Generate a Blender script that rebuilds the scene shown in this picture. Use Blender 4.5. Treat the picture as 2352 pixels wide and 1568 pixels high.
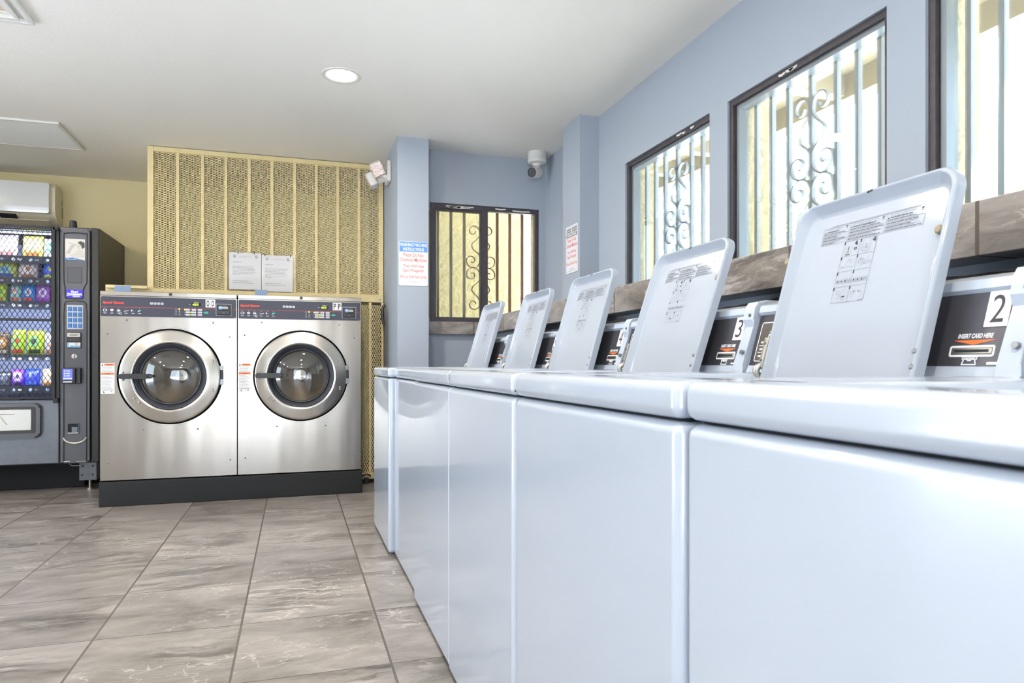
import bpy, bmesh, math, random
from mathutils import Matrix, Vector

for o in list(bpy.data.objects):
    bpy.data.objects.remove(o)
SC = bpy.context.scene
COL = SC.collection
PI = math.pi
rad = math.radians


def lin(h):
    if isinstance(h, (tuple, list)):
        return tuple(h)
    h = h.lstrip('#')
    r = []
    for i in (0, 2, 4):
        c = int(h[i:i + 2], 16) / 255
        r.append(c / 12.92 if c <= 0.04045 else ((c + 0.055) / 1.055) ** 2.4)
    return tuple(r)


# ------------------------------------------------------------------ camera
CAM_H = 0.94
YAW = rad(17.57)
cam = bpy.data.cameras.new('camera')
cam.sensor_width = 36.0
cam.lens = 36.0 * 1576 / 2352
cam.shift_y = (834.5 - 784) / 2352
cam.clip_start = 0.02
cam.dof.use_dof = True
cam.dof.focus_distance = 3.2
cam.dof.aperture_fstop = 11.0
camo = bpy.data.objects.new('camera', cam)
COL.objects.link(camo)
camo.location = (0, 0, CAM_H)
camo.rotation_euler = (PI / 2, 0, -YAW)
SC.camera = camo

# ------------------------------------------------------------------ view, world, sun
SC.view_settings.view_transform = 'Standard'
SC.view_settings.look = 'None'
SC.view_settings.gamma = 1.0
SC.view_settings.use_curve_mapping = False
SC.view_settings.exposure = 0.85
cy = SC.cycles
cy.use_denoising = True
cy.max_bounces = 8
cy.diffuse_bounces = 4
cy.glossy_bounces = 4
cy.transmission_bounces = 6
cy.transparent_max_bounces = 16
cy.caustics_reflective = False
cy.caustics_refractive = False
cy.sample_clamp_indirect = 6.0
cy.use_adaptive_sampling = True
cy.adaptive_threshold = 0.02

SKY = 3.4
W = bpy.data.worlds.new('sky')
SC.world = W
W.use_nodes = True
wn = W.node_tree.nodes
bg = wn['Background']
bg.inputs[0].default_value = (0.72, 0.86, 1.0, 1)
bg.inputs[1].default_value = SKY

sun = bpy.data.lights.new('sun', 'SUN')
sun.energy = 44.0
sun.angle = rad(0.6)
sun.color = (1.0, 0.95, 0.87)
suno = bpy.data.objects.new('sun', sun)
COL.objects.link(suno)
sd = Vector((0.62, -0.50, 1.25)).normalized()
suno.rotation_euler = sd.to_track_quat('Z', 'Y').to_euler()
suno.location = (6, -4, 9)


def portal(name, loc, direction, sx, sy):
    a = bpy.data.lights.new(name, 'AREA')
    a.shape = 'RECTANGLE'
    a.size = sx
    a.size_y = sy
    a.cycles.is_portal = True
    o = bpy.data.objects.new(name, a)
    COL.objects.link(o)
    o.location = loc
    o.rotation_euler = Vector(direction).to_track_quat('-Z', 'Z').to_euler()
    return o


WINS = [(2.766, 3.620), (1.764, 2.628), (0.760, 1.620), (-0.245, 0.617)]
for i, (a, b) in enumerate(WINS):
    portal('window_daylight', (2.075, (a + b) / 2, 1.69), (-1, 0, 0), b - a, 0.84)
portal('alcove_daylight', (1.37, 5.19, 1.69), (0, -1, 0), 0.86, 0.88)
portal('door_daylight', (-0.85, -2.72, 1.06), (0, 1, 0), 1.5, 2.1)
portal('shopfront_daylight', (-3.22, 2.7, 1.06), (1, 0, 0), 1.8, 2.1)  # portal of the unseen left opening, added for daylight


def lamp(name, loc, size, power, color, direction=(0, 0, -1), spread=180):
    a = bpy.data.lights.new(name, 'AREA')
    a.shape = 'DISK'
    a.size = size
    a.energy = power
    a.color = color
    a.spread = rad(spread)
    o = bpy.data.objects.new(name, a)
    COL.objects.link(o)
    o.location = loc
    o.rotation_euler = Vector(direction).to_track_quat('-Z', 'Y').to_euler()
    return o


# ------------------------------------------------------------------ mesh builder
ID = Matrix.Identity(4)


def frame(o, ex, ey, n):
    m = Matrix.Identity(4)
    for i, v in enumerate((Vector(ex).normalized(), Vector(ey).normalized(), Vector(n).normalized())):
        for k in range(3):
            m[k][i] = v[k]
    for k in range(3):
        m[k][3] = o[k]
    return m


_tc = {}


def text_geo(s, bold=0.0, shear=0.0, spacing=1.0):
    key = (s, bold, shear, spacing)
    if key in _tc:
        return _tc[key]
    c = bpy.data.curves.new('t', 'FONT')
    c.body = s
    c.size = 1.0
    c.resolution_u = 3
    c.offset = bold
    c.shear = shear
    c.space_character = spacing
    c.align_x = 'LEFT'
    o = bpy.data.objects.new('t', c)
    COL.objects.link(o)
    dg = bpy.context.evaluated_depsgraph_get()
    me = bpy.data.meshes.new_from_object(o.evaluated_get(dg))
    v = [tuple(x.co) for x in me.vertices]
    f = [tuple(p.vertices) for p in me.polygons]
    bpy.data.objects.remove(o)
    bpy.data.curves.remove(c)
    bpy.data.meshes.remove(me)
    if v:
        xs = [p[0] for p in v]
        ys = [p[1] for p in v]
        x0, x1, y0, y1 = min(xs), max(xs), min(ys), max(ys)
        v = [(p[0] - x0, p[1] - y0) for p in v]
        _tc[key] = (v, f, x1 - x0, y1 - y0)
    else:
        _tc[key] = ([], [], 1, 1)
    return _tc[key]


class B:
    def __init__(s):
        s.v, s.f, s.m, s.s, s.mats = [], [], [], [], []
        s.M = ID

    def mi(s, mat):
        if mat not in s.mats:
            s.mats.append(mat)
        return s.mats.index(mat)

    def raw(s, vs, fs, mat, smooth=False, M=None):
        T = s.M if M is None else s.M @ M
        n = len(s.v)
        s.v += [tuple(T @ Vector(p)) for p in vs]
        k = s.mi(mat)
        for f in fs:
            s.f.append(tuple(i + n for i in f))
            s.m.append(k)
            s.s.append(smooth)
        return s

    def bmx(s, bm, mat, smooth=False, M=None):
        bm.verts.index_update()
        s.raw([v.co.copy() for v in bm.verts], [[v.index for v in f.verts] for f in bm.faces], mat, smooth, M)
        bm.free()
        return s

    def box(s, x0, x1, y0, y1, z0, z1, mat, r=0.0, seg=2, M=None, taper=None):
        bm = bmesh.new()
        bmesh.ops.create_cube(bm, size=1.0)
        for v in bm.verts:
            v.co = Vector(((x0 + x1) / 2 + v.co.x * (x1 - x0), (y0 + y1) / 2 + v.co.y * (y1 - y0), (z0 + z1) / 2 + v.co.z * (z1 - z0)))
        if r > 0:
            bmesh.ops.bevel(bm, geom=bm.edges[:], offset=r, segments=seg, profile=0.5, affect='EDGES', clamp_overlap=True)
        return s.bmx(bm, mat, r > 0, M)

    def prism(s, pts, h0, h1, mat, r=0.0, seg=2, M=None, smooth=False):
        """2-D outline (counter-clockwise) extruded along the frame's z"""
        bm = bmesh.new()
        a = [bm.verts.new((p[0], p[1], h0)) for p in pts]
        b = [bm.verts.new((p[0], p[1], h1)) for p in pts]
        n = len(pts)
        bm.faces.new(a[::-1])
        top = bm.faces.new(b)
        for i in range(n):
            bm.faces.new((a[i], a[(i + 1) % n], b[(i + 1) % n], b[i]))
        if r > 0:
            bmesh.ops.bevel(bm, geom=list(top.edges), offset=r, segments=seg, profile=0.5, affect='EDGES', clamp_overlap=True)
        return s.bmx(bm, mat, smooth or r > 0, M)

    def cyl(s, p0, p1, r, mat, n=20, r1=None, cap=True, smooth=True):
        p0, p1 = Vector(p0), Vector(p1)
        r1 = r if r1 is None else r1
        d = (p1 - p0).normalized()
        q = Vector((0, 0, 1)) if abs(d.z) < 0.9 else Vector((1, 0, 0))
        u = d.cross(q).normalized()
        w = d.cross(u)
        vs, fs = [], []
        for i in range(n):
            a = 2 * PI * i / n
            e = u * math.cos(a) + w * math.sin(a)
            vs.append(p0 + e * r)
            vs.append(p1 + e * r1)
        for i in range(n):
            j = (i + 1) % n
            fs.append((2 * i, 2 * i + 1, 2 * j + 1, 2 * j))
        if cap:
            fs.append(tuple(2 * i for i in range(n)))
            fs.append(tuple(2 * i + 1 for i in reversed(range(n))))
        return s.raw(vs, fs, mat, smooth)

    def lathe(s, prof, mat, n=48, M=None, smooth=True, a0=0.0, a1=2 * PI):
        """profile [(r, h)] turned about the frame's z"""
        vs, fs = [], []
        full = abs(a1 - a0 - 2 * PI) < 1e-6
        k = n if full else n + 1
        for i in range(k):
            a = a0 + (a1 - a0) * i / n
            for r, h in prof:
                vs.append((r * math.cos(a), r * math.sin(a), h))
        L = len(prof)
        for i in range(n):
            j = (i + 1) % k
            for q in range(L - 1):
                fs.append((i * L + q, j * L + q, j * L + q + 1, i * L + q + 1))
        return s.raw(vs, fs, mat, smooth, M)

    def tube(s, pts, mat, r=0.005, n=8, closed=False, w=None, t=None, up=(0, 1, 0), smooth=True):
        """round tube, or a flat strip of width w (along up) and thickness t"""
        P = [Vector(p) for p in pts]
        N = len(P)
        vs, fs = [], []
        sec = 4 if w else n
        prev = None
        for i, p in enumerate(P):
            if closed:
                d = P[(i + 1) % N] - P[i - 1]
            else:
                d = P[min(i + 1, N - 1)] - P[max(i - 1, 0)]
            d.normalize()
            if w:
                u = Vector(up)
                side = d.cross(u).normalized()
                for a, b in ((-1, -1), (1, -1), (1, 1), (-1, 1)):
                    vs.append(p + side * (a * t / 2) + u * (b * w / 2))
            else:
                if prev is None:
                    q = Vector((0, 0, 1)) if abs(d.z) < 0.9 else Vector((1, 0, 0))
                    u = d.cross(q).normalized()
                else:
                    u = (prev - d * prev.dot(d)).normalized()
                prev = u
                e = d.cross(u)
                for k in range(n):
                    a = 2 * PI * k / n
                    vs.append(p + (u * math.cos(a) + e * math.sin(a)) * r)
        for i in range(N if closed else N - 1):
            j = (i + 1) % N
            for k in range(sec):
                l = (k + 1) % sec
                fs.append((i * sec + k, i * sec + l, j * sec + l, j * sec + k))
        if not closed:
            fs.append(tuple(reversed(range(sec))))
            fs.append(tuple((N - 1) * sec + k for k in range(sec)))
        return s.raw(vs, fs, mat, smooth and not w)

    # flat printing on the frame's xy plane, `h` above it
    def poly(s, pts, mat, h=0.0004, M=None):
        return s.raw([(p[0], p[1], h) for p in pts], [tuple(range(len(pts)))], mat, False, M)

    def rect(s, x0, y0, x1, y1, mat, h=0.0004, M=None):
        return s.poly([(x0, y0), (x1, y0), (x1, y1), (x0, y1)], mat, h, M)

    def rrect(s, x0, y0, x1, y1, r, mat, h=0.0004, M=None):
        return s.poly(rr(x0, y0, x1, y1, r), mat, h, M)

    def ring(s, outer, inner, mat, h=0.0004, M=None):
        n = len(outer)
        return s.raw([(p[0], p[1], h) for p in outer] + [(p[0], p[1], h) for p in inner],
                     [(i, (i + 1) % n, n + (i + 1) % n, n + i) for i in range(n)], mat, False, M)

    def outline(s, x0, y0, x1, y1, w, mat, h=0.0004, M=None, r=0.0):
        if r <= 0:
            return s.ring([(x0, y0), (x1, y0), (x1, y1), (x0, y1)], [(x0 + w, y0 + w), (x1 - w, y0 + w), (x1 - w, y1 - w), (x0 + w, y1 - w)], mat, h, M)
        return s.ring(rr(x0, y0, x1, y1, r), rr(x0 + w, y0 + w, x1 - w, y1 - w, max(r - w, 0.0003)), mat, h, M)

    def disc(s, cx, cy_, r, mat, h=0.0004, M=None, n=16, ry=None):
        ry = r if ry is None else ry
        return s.poly([(cx + r * math.cos(2 * PI * i / n), cy_ + ry * math.sin(2 * PI * i / n)) for i in range(n)], mat, h, M)

    def line(s, x0, y0, x1, y1, w, mat, h=0.0004, M=None):
        d = Vector((x1 - x0, y1 - y0))
        d.normalize()
        p = Vector((-d.y, d.x)) * (w / 2)
        return s.poly([(x0 - p.x, y0 - p.y), (x1 - p.x, y1 - p.y), (x1 + p.x, y1 + p.y), (x0 + p.x, y0 + p.y)], mat, h, M)

    def text(s, t, x, y, mat, w=None, hgt=None, h=0.0006, bold=0.0, shear=0.0, align='L', M=None, spacing=1.0):
        v, f, tw, th = text_geo(t, bold, shear, spacing)
        if hgt is None:
            hgt = w * th / tw
        if w is None:
            w = hgt * tw / th
        ox = x if align == 'L' else (x - w / 2 if align == 'C' else x - w)
        return s.raw([(ox + p[0] * w / tw, y + p[1] * hgt / th, h) for p in v], f, mat, False, M)

    def build(s, name, parent=None, loc=(0, 0, 0), rot=(0, 0, 0), wn=True, angle=40):
        me = bpy.data.meshes.new(name)
        me.from_pydata(s.v, [], s.f)
        for m in s.mats:
            me.materials.append(m)
        me.polygons.foreach_set('material_index', s.m)
        me.polygons.foreach_set('use_smooth', s.s)
        me.update()
        if any(s.s):
            me.set_sharp_from_angle(angle=rad(angle))
        o = bpy.data.objects.new(name, me)
        COL.objects.link(o)
        o.location = loc
        o.rotation_euler = rot
        if parent:
            o.parent = parent
        if wn and any(s.s):
            md = o.modifiers.new('wn', 'WEIGHTED_NORMAL')
            md.keep_sharp = True
        return o


def rr(x0, y0, x1, y1, r, n=5):
    p = []
    for cx, cy_, a in ((x1 - r, y0 + r, -PI / 2), (x1 - r, y1 - r, 0), (x0 + r, y1 - r, PI / 2), (x0 + r, y0 + r, PI)):
        for i in range(n + 1):
            t = a + PI / 2 * i / n
            p.append((cx + r * math.cos(t), cy_ + r * math.sin(t)))
    return p


def catmull(pts, k=6):
    P = [Vector(p) for p in pts]
    out = []
    for i in range(len(P) - 1):
        a, b, c, d = P[max(i - 1, 0)], P[i], P[i + 1], P[min(i + 2, len(P) - 1)]
        for j in range(k):
            t = j / k
            out.append(0.5 * ((2 * b) + (c - a) * t + (2 * a - 5 * b + 4 * c - d) * t * t + (3 * b - a - 3 * c + d) * t ** 3))
    out.append(P[-1])
    return out


def thing(name, label, cat, loc=(0, 0, 0), rz=0.0, group=None):
    o = bpy.data.objects.new(name, None)
    o.empty_display_size = 0.1
    COL.objects.link(o)
    o.location = loc
    o.rotation_euler = (0, 0, rz)
    return tag(o, label, cat, group)


def tag(o, label, cat, group=None):
    o['label'] = label
    o['category'] = cat
    if group:
        o['group'] = group
    return o


def structure(o):
    o['kind'] = 'structure'
    return o


def copy_tree(o, parent=None):
    c = o.copy()
    COL.objects.link(c)
    c.parent = parent
    for ch in list(o.children):
        copy_tree(ch, c)
    return c


# ------------------------------------------------------------------ materials
def M_(name, col, rough=0.5, metal=0.0, spec=0.5, coat=0.0, bump=None, vary=None, emit=None, coatr=0.05):
    m = bpy.data.materials.new(name)
    m.use_nodes = True
    nt = m.node_tree
    p = nt.nodes['Principled BSDF']
    c = lin(col)
    p.inputs['Base Color'].default_value = (*c, 1)
    p.inputs['Roughness'].default_value = rough
    p.inputs['Metallic'].default_value = metal
    p.inputs['Specular IOR Level'].default_value = spec
    p.inputs['Coat Weight'].default_value = coat
    p.inputs['Coat Roughness'].default_value = coatr
    if vary or bump:
        tc = nt.nodes.new('ShaderNodeTexCoord')
    if vary:
        sc, amt = vary
        n = nt.nodes.new('ShaderNodeTexNoise')
        n.inputs['Scale'].default_value = sc
        n.inputs['Detail'].default_value = 5
        nt.links.new(tc.outputs['Object'], n.inputs['Vector'])
        r = nt.nodes.new('ShaderNodeMapRange')
        r.inputs['From Min'].default_value = 0.3
        r.inputs['From Max'].default_value = 0.7
        r.inputs['To Min'].default_value = 1 - amt
        r.inputs['To Max'].default_value = 1 + amt
        nt.links.new(n.outputs['Fac'], r.inputs['Value'])
        mx = nt.nodes.new('ShaderNodeMix')
        mx.data_type = 'RGBA'
        mx.blend_type = 'MULTIPLY'
        mx.inputs[0].default_value = 1
        mx.inputs[6].default_value = (*c, 1)
        nt.links.new(r.outputs[0], mx.inputs[7])
        nt.links.new(mx.outputs[2], p.inputs['Base Color'])
    if bump:
        sc, st, dist = bump
        n = nt.nodes.new('ShaderNodeTexNoise')
        n.inputs['Scale'].default_value = sc
        n.inputs['Detail'].default_value = 4
        nt.links.new(tc.outputs['Object'], n.inputs['Vector'])
        b = nt.nodes.new('ShaderNodeBump')
        b.inputs['Strength'].default_value = st
        b.inputs['Distance'].default_value = dist
        nt.links.new(n.outputs['Fac'], b.inputs['Height'])
        nt.links.new(b.outputs[0], p.inputs['Normal'])
    if emit:
        p.inputs['Emission Color'].default_value = (*lin(emit[0]), 1)
        p.inputs['Emission Strength'].default_value = emit[1]
    return m


def glass_mat(name, tint=(1, 1, 1), gloss=0.10, rough=0.0, haze=0.0, hazecol=(0.9, 0.95, 0.9), fres=0.6):
    m = bpy.data.materials.new(name)
    m.use_nodes = True
    nt = m.node_tree
    nt.nodes.clear()
    out = nt.nodes.new('ShaderNodeOutputMaterial')
    tr = nt.nodes.new('ShaderNodeBsdfTransparent')
    tr.inputs[0].default_value = (*tint, 1)
    gl = nt.nodes.new('ShaderNodeBsdfGlossy')
    gl.inputs['Roughness'].default_value = rough
    lw = nt.nodes.new('ShaderNodeLayerWeight')
    lw.inputs[0].default_value = 0.35
    mr = nt.nodes.new('ShaderNodeMath')
    mr.operation = 'MULTIPLY_ADD'
    mr.inputs[1].default_value = fres
    mr.inputs[2].default_value = gloss
    mr.use_clamp = True
    nt.links.new(lw.outputs['Fresnel'], mr.inputs[0])
    mix = nt.nodes.new('ShaderNodeMixShader')
    nt.links.new(mr.outputs[0], mix.inputs[0])
    nt.links.new(tr.outputs[0], mix.inputs[1])
    nt.links.new(gl.outputs[0], mix.inputs[2])
    last = mix
    if haze > 0:
        df = nt.nodes.new('ShaderNodeBsdfTranslucent')
        df.inputs[0].default_value = (*hazecol, 1)
        m2 = nt.nodes.new('ShaderNodeMixShader')
        m2.inputs[0].default_value = haze
        nt.links.new(mix.outputs[0], m2.inputs[1])
        nt.links.new(df.outputs[0], m2.inputs[2])
        last = m2
    nt.links.new(last.outputs[0], out.inputs[0])
    return m


def stone_mat(name, cell, origin, grout, axes='XY', dark='#5c5651', mid='#807a75', light='#9a938e', rough=0.32, groutcol='#5d5650', vein=0.5, stretch=(1.5, 3.2)):
    m = bpy.data.materials.new(name)
    m.use_nodes = True
    nt = m.node_tree
    N, L = nt.nodes.new, nt.links.new
    p = nt.nodes['Principled BSDF']
    tc = N('ShaderNodeTexCoord')
    sep = N('ShaderNodeSeparateXYZ')
    L(tc.outputs['Object'], sep.inputs[0])

    def math_(op, a, b=None, c=None):
        n = N('ShaderNodeMath')
        n.operation = op
        for i, x in enumerate((a, b, c)):
            if x is None:
                continue
            if isinstance(x, (int, float)):
                n.inputs[i].default_value = x
            else:
                L(x, n.inputs[i])
        return n.outputs[0]
    A = sep.outputs[axes[0]]
    Bx = sep.outputs[axes[1]]
    u = math_('DIVIDE', math_('SUBTRACT', A, origin[0]), cell[0])
    v = math_('DIVIDE', math_('SUBTRACT', Bx, origin[1]), cell[1])
    cu, cv = math_('FLOOR', u), math_('FLOOR', v)
    fu, fv = math_('SUBTRACT', u, cu), math_('SUBTRACT', v, cv)
    eu = math_('MULTIPLY', math_('SUBTRACT', 0.5, math_('ABSOLUTE', math_('SUBTRACT', fu, 0.5))), cell[0])
    ev = math_('MULTIPLY', math_('SUBTRACT', 0.5, math_('ABSOLUTE', math_('SUBTRACT', fv, 0.5))), cell[1])
    gm = math_('MAXIMUM', math_('LESS_THAN', eu, grout[0]), math_('LESS_THAN', ev, grout[1]))
    cid = N('ShaderNodeCombineXYZ')
    L(cu, cid.inputs[0])
    L(cv, cid.inputs[1])
    wnz = N('ShaderNodeTexWhiteNoise')
    wnz.noise_dimensions = '2D'
    L(cid.outputs[0], wnz.inputs['Vector'])
    # per-tile shift and turn of the stone pattern
    co = N('ShaderNodeCombineXYZ')
    L(math_('MULTIPLY', A, stretch[0]), co.inputs[0])
    L(math_('MULTIPLY', Bx, stretch[1]), co.inputs[1])
    rot = N('ShaderNodeVectorRotate')
    rot.rotation_type = 'Z_AXIS'
    L(co.outputs[0], rot.inputs['Vector'])
    L(math_('MULTIPLY_ADD', wnz.outputs['Value'], 1.1, -0.55), rot.inputs['Angle'])
    off = N('ShaderNodeVectorMath')
    off.operation = 'MULTIPLY_ADD'
    L(wnz.outputs['Color'], off.inputs[0])
    off.inputs[1].default_value = (37, 53, 29)
    L(rot.outputs[0], off.inputs[2])
    n1 = N('ShaderNodeTexNoise')
    n1.inputs['Scale'].default_value = 1.5
    n1.inputs['Detail'].default_value = 9
    n1.inputs['Roughness'].default_value = 0.72
    n1.inputs['Distortion'].default_value = 0.55
    L(off.outputs[0], n1.inputs['Vector'])
    ramp = N('ShaderNodeValToRGB')
    e = ramp.color_ramp.elements
    e[0].position = 0.33
    e[0].color = (*lin(dark), 1)
    e[1].position = 0.62
    e[1].color = (*lin(light), 1)
    k = e.new(0.46)
    k.color = (*lin(mid), 1)
    L(n1.outputs['Fac'], ramp.inputs[0])
    # thin pale cracks
    wob = N('ShaderNodeTexNoise')
    wob.inputs['Scale'].default_value = 5.0
    wob.inputs['Detail'].default_value = 4
    L(off.outputs[0], wob.inputs['Vector'])
    wv = N('ShaderNodeVectorMath')
    wv.operation = 'MULTIPLY_ADD'
    L(wob.outputs['Color'], wv.inputs[0])
    wv.inputs[1].default_value = (0.45, 0.45, 0.0)
    L(off.outputs[0], wv.inputs[2])
    vor = N('ShaderNodeTexVoronoi')
    vor.feature = 'DISTANCE_TO_EDGE'
    vor.inputs['Scale'].default_value = 4.2
    L(wv.outputs[0], vor.inputs['Vector'])
    vm = N('ShaderNodeMapRange')
    vm.inputs['From Min'].default_value = 0.0
    vm.inputs['From Max'].default_value = 0.028
    vm.inputs['To Min'].default_value = vein
    vm.inputs['To Max'].default_value = 0.0
    L(vor.outputs['Distance'], vm.inputs['Value'])
    n3 = N('ShaderNodeTexNoise')
    n3.inputs['Scale'].default_value = 1.1
    n3.inputs['Detail'].default_value = 3
    L(off.outputs[0], n3.inputs['Vector'])
    g3 = N('ShaderNodeMapRange')
    g3.inputs['From Min'].default_value = 0.50
    g3.inputs['From Max'].default_value = 0.62
    L(n3.outputs['Fac'], g3.inputs['Value'])
    gate = math_('MULTIPLY', vm.outputs[0], g3.outputs[0])
    # bundles of parallel pale and dark streaks
    st1 = N('ShaderNodeVectorMath')
    st1.operation = 'MULTIPLY'
    L(wv.outputs[0], st1.inputs[0])
    st1.inputs[1].default_value = (0.55, 5.5, 1.0)
    n4 = N('ShaderNodeTexNoise')
    n4.inputs['Scale'].default_value = 2.2
    n4.inputs['Detail'].default_value = 3
    L(st1.outputs[0], n4.inputs['Vector'])
    n5 = N('ShaderNodeTexNoise')
    n5.inputs['Scale'].default_value = 0.8
    L(off.outputs[0], n5.inputs['Vector'])
    g5 = N('ShaderNodeMapRange')
    g5.inputs['From Min'].default_value = 0.52
    g5.inputs['From Max'].default_value = 0.60
    L(n5.outputs['Fac'], g5.inputs['Value'])
    g4 = N('ShaderNodeMapRange')
    g4.inputs['From Min'].default_value = 0.36
    g4.inputs['From Max'].default_value = 0.64
    g4.inputs['To Min'].default_value = -0.42
    g4.inputs['To Max'].default_value = 0.40
    L(n4.outputs['Fac'], g4.inputs['Value'])
    streak = math_('MULTIPLY', g4.outputs[0], g5.outputs[0])
    mx = N('ShaderNodeMix')
    mx.data_type = 'RGBA'
    L(gate, mx.inputs[0])
    L(ramp.outputs[0], mx.inputs[6])
    mx.inputs[7].default_value = (*lin('#e4ddd6'), 1)
    tone = N('ShaderNodeMix')
    tone.data_type = 'RGBA'
    tone.blend_type = 'MULTIPLY'
    tone.inputs[0].default_value = 1
    L(mx.outputs[2], tone.inputs[6])
    tv = math_('ADD', math_('MULTIPLY_ADD', wnz.outputs['Value'], 0.24, 0.87), streak)
    L(tv, tone.inputs[7])
    gx = N('ShaderNodeMix')
    gx.data_type = 'RGBA'
    L(gm, gx.inputs[0])
    L(tone.outputs[2], gx.inputs[6])
    gx.inputs[7].default_value = (*lin(groutcol), 1)
    L(gx.outputs[2], p.inputs['Base Color'])
    L(math_('MULTIPLY_ADD', gm, 0.45, rough), p.inputs['Roughness'])
    bp = N('ShaderNodeBump')
    bp.inputs['Strength'].default_value = 0.25
    bp.inputs['Distance'].default_value = 0.004
    hh = math_('SUBTRACT', math_('MULTIPLY', n1.outputs['Fac'], 0.6), gm)
    L(hh, bp.inputs['Height'])
    L(bp.outputs[0], p.inputs['Normal'])
    return m


def steel_mat(name, col='#b9b4ae', rough=0.27):
    m = M_(name, col, rough, 1.0)
    nt = m.node_tree
    N, L = nt.nodes.new, nt.links.new
    p = nt.nodes['Principled BSDF']
    tc = N('ShaderNodeTexCoord')
    mp = N('ShaderNodeMapping')
    mp.inputs['Scale'].default_value = (1.0, 1.0, 120)
    L(tc.outputs['Object'], mp.inputs[0])
    n = N('ShaderNodeTexNoise')
    n.inputs['Scale'].default_value = 3
    n.inputs['Detail'].default_value = 3
    L(mp.outputs[0], n.inputs['Vector'])
    mr = N('ShaderNodeMapRange')
    mr.inputs['To Min'].default_value = rough - 0.02
    mr.inputs['To Max'].default_value = rough + 0.03
    L(n.outputs['Fac'], mr.inputs['Value'])
    L(mr.outputs[0], p.inputs['Roughness'])
    n2 = N('ShaderNodeTexNoise')
    n2.inputs['Scale'].default_value = 2.4
    n2.inputs['Detail'].default_value = 1
    mp2 = N('ShaderNodeMapping')
    mp2.inputs['Scale'].default_value = (2.6, 1.0, 0.5)
    L(tc.outputs['Object'], mp2.inputs[0])
    L(mp2.outputs[0], n2.inputs['Vector'])
    b = N('ShaderNodeBump')
    b.inputs['Strength'].default_value = 0.2
    b.inputs['Distance'].default_value = 0.02
    L(n2.outputs['Fac'], b.inputs['Height'])
    L(b.outputs[0], p.inputs['Normal'])
    p.inputs['Anisotropic'].default_value = 0.0
    return m


FLOOR = stone_mat('floor tile stone', (0.472, 0.487), (-0.183, 2.652), (0.0038, 0.0022))
LEDGE = stone_mat('ledge tile stone', (0.552, 0.60), (1.04, 1.0), (0.0045, 0.0), axes='YZ', dark='#635d5a', mid='#837c78', light='#9d9692', rough=0.3, stretch=(2.5, 9), vein=0.5)
LEDGEX = stone_mat('ledge tile stone end', (0.552, 0.60), (0.713, 1.0), (0.0045, 0.0), axes='XZ', dark='#635d5a', mid='#837c78', light='#9d9692', rough=0.3, stretch=(2.5, 9), vein=0.5)
CEIL = M_('ceiling paint', '#f9f5ee', 0.85, bump=(55, 0.25, 0.004))
BLUE = M_('blue grey wall paint', '#a0a9b6', 0.72, bump=(90, 0.25, 0.003))
BEIGEW = M_('beige wall paint', '#e3d6ab', 0.8, bump=(80, 0.2, 0.003))
GREYW = M_('grey wall paint', '#b9b9b6', 0.8)
STUCCO = M_('cream stucco', '#b1a585', 0.9, bump=(26, 0.9, 0.02), vary=(14, 0.10))
CONC = M_('exterior concrete', '#cdd4de', 0.9, vary=(3, 0.1))
EAVE = M_('eave paint', '#91866c', 0.8)
BRONZE = M_('dark bronze aluminium', '#4a464b', 0.42, 0.3, vary=(30, 0.15))
SILVER = M_('silver aluminium', '#8f969c', 0.35, 0.6)
IRON_L = M_('pale painted iron', '#a4abb4', 0.55)  # right wall grilles: window glare is put into this paler colour
IRON_B = M_('brown painted iron', '#8d7356', 0.6)
GLASS = glass_mat('window glass', (0.97, 1.0, 0.99), 0.03)
GLASSG = glass_mat('green window glass', (0.95, 0.98, 0.92), 0.03, haze=0.03)
ENAMEL = M_('white enamel', '#b6c0cf', 0.22, 0, 0.5, coat=0.6, coatr=0.06)
ENAMEL2 = M_('white enamel lid', '#a3abb7', 0.45, 0, 0.12, coat=0.6, coatr=0.075)
SEAM = M_('dark gap', '#16181c', 0.8)
FASCIA = M_('graphite fascia', '#5c5c63', 0.36, 0.6)
FASCIAB = M_('dark fascia border', '#2b2c38', 0.4, 0.2)
WHITE = M_('white print', '#eceef2', 0.5)
INK = M_('black print', '#33343e', 0.6)
INKL = M_('grey print', '#888b95', 0.6)
ORANGE = M_('orange print', '#f0702c', 0.5)
CHROME = M_('zinc plated steel', '#b9b6b0', 0.3, 0.9)
SCREW = M_('screw head steel', '#8d9095', 0.35, 0.9)
BUMPER = M_('brown rubber bumper', '#8d806a', 0.6)
STEEL = steel_mat('brushed stainless steel', '#aaa49d', 0.25)
STEEL2 = steel_mat('door ring stainless steel', '#bdb8b1', 0.2)
BLACKP = M_('black plastic', '#26272b', 0.4)
PANELB = M_('control panel navy', '#303344', 0.42)
RUBBER = M_('dark rubber gasket', '#33363e', 0.45)
DRUM = M_('drum stainless', '#b0a89c', 0.38, 1.0)
DOORG = glass_mat('door glass', (0.86, 0.85, 0.82), 0.13)
RED = M_('red print', '#e5402f', 0.5)
REDL = M_('red line', '#b8423f', 0.5)
LIME = M_('lime display light', '#b8e02a', 0.5, emit=('#b8e02a', 1.0))
YLED = M_('yellow lamp', '#f2ee20', 0.5, emit=('#f2ee20', 1.0))
TEAL = M_('teal button', '#17a68c', 0.4)
BTN = M_('light button', '#c9cbd2', 0.5)
STK = M_('white sticker', '#e9e8ea', 0.5)
CAGE = M_('beige painted steel', '#d9c795', 0.55, 0.0, vary=(20, 0.05))
PLINTH = M_('black painted concrete', '#0b0d10', 0.6, vary=(60, 0.25), bump=(40, 0.3, 0.004))
TAPE = M_('blue grey tape', '#7d92b2', 0.6)
PAPER = M_('white paper', '#f4f4f7', 0.55)
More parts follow.
